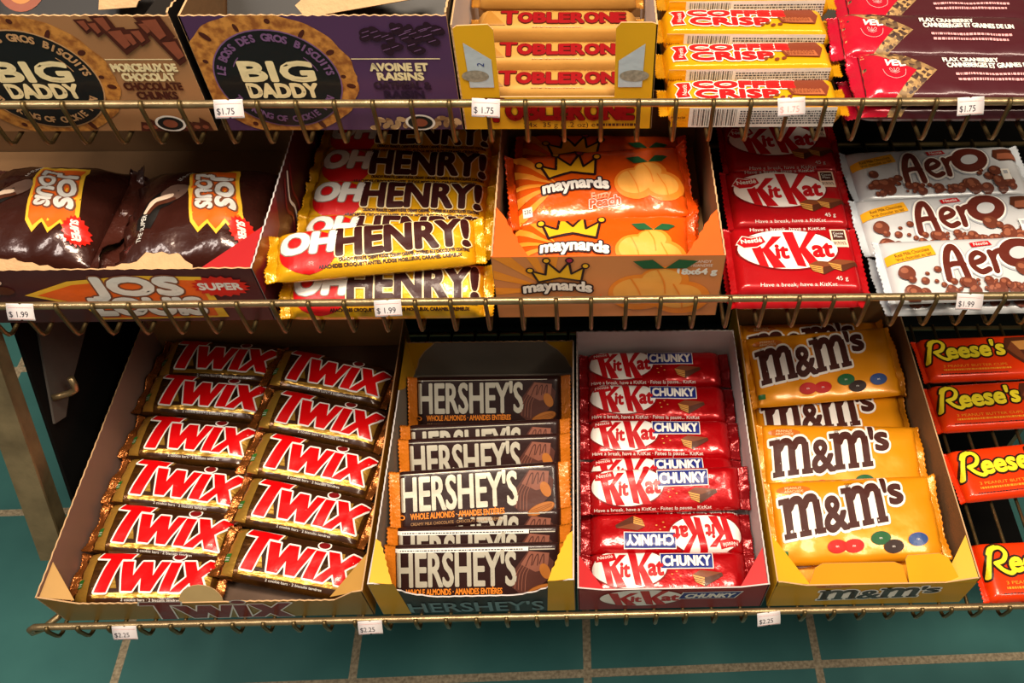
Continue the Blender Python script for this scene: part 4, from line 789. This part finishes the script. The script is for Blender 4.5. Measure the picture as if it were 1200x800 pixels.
panel('torn_flap', bxB, [(.2, -.6)]+[(9.2, .2)]+teeth((9.4, 1.4), (7.2, 1.1), .12, .5, 42)+teeth((7.0, 1.2), (3.6, 2.6), .15, .5, 43)+teeth((3.0, 2.8), (.6, 2.4), .15, .5, 44)+teeth((.8, 1.8), (-.6, .4), .12, .4, 45), (-21.0, 59.8, 78.7), (1, 0, .09), (0, .8, .6), .1, torn)
# ------------------------------------------------------------------ yellow carton of triangular bars
tf = film('honey_film', '#bd8a42', .55, .1, 0, .3, spec=.2, bscale=60); tfin = film('honey_foil', '#cf8f35', .28, .5, .4, .9, bscale=120); tred = ink('serif_red_print', '#8a0c11', .7, 0, 0, spec=.1); tdk = ink('serif_edge_print', '#4d150c', .7, 0, 0, spec=.1); bear = ink('mountain_print', '#a8742c')
def tob(a, x, y, w_, h, l=4, ow=tdk):
    o = (ow, l-1, .05); k = w_/11.2; cur = x
    for i, ch in enumerate('TOBLERONE'):
        hh = h*(1.32 if i == 0 else 1.0); ww = {'T': 1.5, 'O': 1.32, 'B': 1.16, 'L': 1.05, 'E': 1.05, 'R': 1.2, 'N': 1.3}[ch]*k
        a.text(ch, cur, y+(h-hh)*.35 if i == 0 else y, hh, tred, l, w=ww-.2*k, grow=.085*h, out=o); cur += ww
        sr = .1*h
        if ch in 'TLERNB': a.rect(cur-ww-(.02)*k+(.4*ww if ch == 'T' else 0), y-.05*h, cur-ww+.45*k+(.25*ww if ch == 'T' else 0), y+.1*h, tred, l)
def tri_art():
    a = Art(); tob(a, -4.4, -.55, 10.2, 1.05); a.poly([(-6.2, -.8), (-5.9, -.2), (-5.7, .3), (-5.4, .95), (-5.1, .5), (-4.6, -.2), (-4.1, -.8)], bear, 2); a.micro(-3.5, .85, 9, .09, bear, 2, 1, 8); a.micro(-2.0, -.98, 4, .08, bear, 2, 1, 9); a.text('35 g e', 4.9, -1.0, .3, mbrown, 3, w=1.0); return a
protos = [make('triangular_bar', 'x', 'candy bar', 'honey coloured triangular bars', 14.0, 2.7, 2.2, .6, tri_art(), tf, tfin, 120+k, n=3.2, crease=.03, taper=.8, narrow=.1) for k in range(2)]
TB = 'honey-coloured triangular bar, '
place(protos, [(-1.85, 65.6, 75.4, 8, 0, 0, TB+'rearmost, cut by the picture edge'), (-1.85, 62.3, 74.5, 8, 0, 0, TB+'second from the back in the yellow carton'), (-1.85, 59.2, 73.7, 8, 0, 0, TB+'third from the back, under a similar bar'), (-1.85, 56.2, 73.2, 8, 0, 0, TB+'front one between the carton flaps')])
bx = thing('display_carton', 'tall-flapped yellow carton of triangular bars on the top shelf', 'carton')
x0, x1, B_, h = -9.15, 5.45, 69.6, 9.1; w_ = x1-x0; D = B_-54.4; z0 = 71.75
fa = Art(); tob(fa, 1.8, 1.0, 11.8, 1.5); fa.text('24x  35 g (1.2 oz) e', 4.6, .22, .45, mbrown, 3, w=5.6); fa.micro(10.3, .3, 3.4, .25, mbrown, 3, 1, 10)
fl = ink('tape_print', '#b9c6cf', .3); wx_ = M('worn_tape', '#a39b8a', .6, var=.4, vscale=300)
fa.poly([(.8, 3.9), (2.6, 3.9), (2.6, 6.3), (.7, 7.7)], fl, 2); fa.ell(1.3, 4.9, 1.0, .5, wx_, 3); fa.text('2', 2.0, 5.7, .5, blue, 3, rot=1.4); fa.poly([(w_-.9, 3.9), (w_-2.7, 3.9), (w_-2.7, 6.2), (w_-.8, 7.6)], fl, 2); fa.ell(w_-1.5, 4.9, 1.1, .5, wx_, 3)
panel('front_panel', bx, [(0, 0), (w_, 0), (w_, h), (w_-.4, h+.15), (w_-2.6, h+.15), (w_-2.95, h-.3), (w_-2.95, 3.0), (2.95, 3.0), (2.95, h-.4), (2.6, h), (.4, h-.1), (0, h-.4)], (x0, 54.4, z0), (1, 0, 0), (0, 0, 1), .12, ycard, torn, kraft, fa)
panel('side_panel', bx, [(0, 0), (D, 0), (D, h), (0, h)], (x0-.02, B_, z0), (0, -1, 0), (0, 0, 1), .12, ycard, torn, whitecard)
panel('side_panel', bx, [(0, 0), (D, 0)]+teeth((D, h), (0, h), .08, .4, 52), (x1+.02, 54.4, z0), (0, 1, 0), (0, 0, 1), .12, ycard, torn, whitecard)
panel('back_panel', bx, [(0, 0), (w_, 0), (w_, h), (0, h)], (x1, B_+.1, z0), (-1, 0, 0), (0, 0, 1), .12, ycard, torn, kraft)
ob('base', boxm('base', x0+.15, x1-.15, 54.55, B_-.15, z0, z0+.4, kraft), bx)

# ------------------------------------------------------------------ yellow wafer bars with red lettering, stepped
cf = film('golden_film', '#e8ab10', .28, .2, .55, .4, bscale=60); cfin = film('golden_seal', '#d99a10', .28, .3, .5, 1, bscale=130); cred2 = ink('poppy_red_print', '#cc1418'); crum = ink('crisp_print', '#b0633a'); crum2 = ink('crisp_shade_print', '#7a3520')
def crisp_art():
    a = Art(); o = (white, 4, .1)
    a.text('COFFEE', -4.7, .3, .78, cred2, 5, w=7.9, grow=.12, out=o); a.text('CRISP', -4.6, -.95, .95, cred2, 5, w=6.4, grow=.12, out=o)
    a.poly([(-6.3, .9), (-5.0, 1.0), (-4.9, .2), (-5.2, -.3), (-5.0, -1.0), (-6.2, -1.1), (-6.3, -.4), (-6.0, .2)], white, 4); a.poly([(-6.2, .82), (-5.1, .9), (-5.0, .2), (-5.3, -.3), (-5.1, -.9), (-6.1, -1.0), (-6.2, -.4), (-5.9, .2)], cred2, 5); a.text('Nestl\u00e9', -5.4, -.7, .34, white, 6, w=1.3, rot=1.5)
    a.poly([(2.6, .2), (3.4, 1.25), (5.6, 1.3), (6.0, .4), (5.6, -.75), (2.9, -.6)], crum2, 5); a.poly([(2.8, .15), (5.3, .1), (5.5, -.62), (3.1, -.5)], crum, 6); a.micro(3.0, 0, 2.2, .1, crum2, 7, 3, 6)
    for x, y in ((1.2, -.9), (1.7, -.65), (2.1, -.95), (2.7, -.8)): a.ell(x, y, .24, .16, crum2, 5, 12, rot=.6)
    return a
def side_band(a):                                      # the bar code and ingredients printed on the long side
    for k in range(46):
        x = -4.9+k*.075
        if (k*7) % 5 < 3: a.rect(x, .15, x+(.05 if k % 3 else .03), 1.85, blk, 3)
    a.rect(-5.2, 0, 7, 2.0, pale, 2); a.micro(-1.2, 1.55, 7.6, .12, tagink, 3, 6, 11); a.rect(-7, .0, -5.2, 2.0, yf, 2); a.text('Nestl\u00e9', -6.6, .9, .25, mbrown, 3, w=1.1)
def crisp_bar(k):
    r = make('crisp_bar', 'x', 'candy bar', 'yellow crisp wafer bars with bar codes', 15.0, 3.3, 2.3, .7, crisp_art(), cf, cfin, 130+k, n=8, crease=.03, taper=.7, narrow=.04, zfin=.5)
    a = Art(); side_band(a); V = []; F = []; FM = []; mats = [pale]
    prof = lambda x, y: (x, -1.655-.03*math.sin(math.pi*min(1, max(0, y/2.0))), .15+y)
    for (l, mn) in list(a.items): pass
    a.rect(-6.6, -.02, 6.3, 2.02, pale, 1)
    emit(a, lambda x, y, l: (x, -1.66-.01*l, .12+y*.93), V, F, FM, mats, [], [], (-6.6, 6.4), (0, 2.0))
    nb = len(V); q = [(-6.6, -1.64, .12), (6.4, -1.64, .12), (6.4, -1.64, 1.98), (-6.6, -1.64, 1.98)]; V += q; F.append([nb, nb+3, nb+2, nb+1]); FM.append(0)
    KIDS[r.name].append(ob('side_print', mesh('side_print', V, F, FM, mats, False), r)); return r
protos = [crisp_bar(k) for k in range(2)]
CB = 'yellow crisp wafer bar, '
place(protos, [(13.6, 56.25, 71.6, 0, 0, 0, CB+'frontmost on the shelf, bar code showing under the rail'), (13.5, 59.8, 72.6, 0, 1, 0, CB+'second from the rail'), (13.5, 63.2, 73.5, 0, 1, 1, CB+'third from the rail'), (13.9, 66.6, 74.4, 0, 1, 0, CB+'rearmost, cut by the upper picture edge')])
tray = thing('stepped_tray', 'plain cardboard riser hidden under the yellow crisp wafer bars', 'tray')
panel('riser', tray, [(0, 0), (11.2, 0), (11.2, 2.6), (6.95, 2.6), (6.95, 1.7), (3.55, 1.7), (3.55, .8), (0, .8)], (20.2, 58.0, 71.6), (0, 1, 0), (0, 0, 1), 13.2, kraft)

# ------------------------------------------------------------------ crimson seed bars
vf = film('plum_film', '#4a1a22', .3, .15, .5, .3, bscale=40); vfin = film('crimson_seal', '#c21030', .24, .3, .6, .8, bscale=80); vred = film('crimson_print', '#c20f2c', .24, .2, .6, .4, bscale=60); seed_ = M('seed_print', '#b9925a', .5, hex2='#3a2420', vscale=320, kind='voronoi', contrast=(.1, .8)); rose = ink('rose_print', '#e9a6a8')
def seed_art():
    a = Art()
    a.poly([(-9, -3), (-9, 3), (-6.1, 3), (-2.3, .1), (-5.2, -3)], seed_, 1); a.poly([(-9, -3), (-9, 3), (-8.0, 2.5), (-3.9, .1), (-6.3, -3)], vred, 2)
    a.text('V', -6.4, .6, .62, white, 4, w=.5, rot=-.25, grow=.04); a.text('E', -5.75, .55, .62, white, 4, w=.42, grow=.04); a.text('L', -5.15, .45, .62, white, 4, w=.42, rot=.2, grow=.04)
    for d in (-.35, 0, .35): a.curve([(-5.7, -.25), (-5.7+d, .0), (-5.7+d*.8, .25), (-5.7, -.25)], .05, rose, 4)
    a.curve([(-5.7-.35, -.2), (-5.7, -.38), (-5.35, -.2)], .05, rose, 4); a.curve([(-6.6, .1), (-6.4, -.6), (-5.7, -.9), (-5.0, -.6), (-4.8, .1)], .04, rose, 4)
    a.text('FLAX CRANBERRY', -1.6, 1.05, .5, pale, 3, w=4.4, grow=.03); a.text('CANNEBERGES ET GRAINES DE LIN', -1.4, .4, .5, pale, 3, w=7.4, grow=.03)
    a.micro(-.9, -.45, 6.6, .24, rose, 3, 1, 22); a.micro(-.8, -1.0, 6.2, .24, rose, 3, 1, 23)
    return a
protos = [make('seed_bar', 'x', 'snack bar', 'crimson seed bars on the top shelf', 18.0, 5.0, 1.7, 1.0, seed_art(), vf, vfin, 140+k, n=2.6, crease=.07, taper=1.4, narrow=.03) for k in range(2)]
VB = 'plum and crimson seed bar, '
place(protos, [(30.0, 57.1, 71.65, 0, 0, 0, VB+'lowest, its dark side seen under the rail'), (30.2, 57.0, 73.6, 8, -1, 0, VB+'frontmost on top, right of the yellow bars'), (29.4, 61.9, 74.0, 9, -2, 0, VB+'second from the rail, its left end crumpled outwards'), (31.0, 67.0, 73.6, 9, 0, 0, VB+'rearmost, cut by the upper picture edge')])
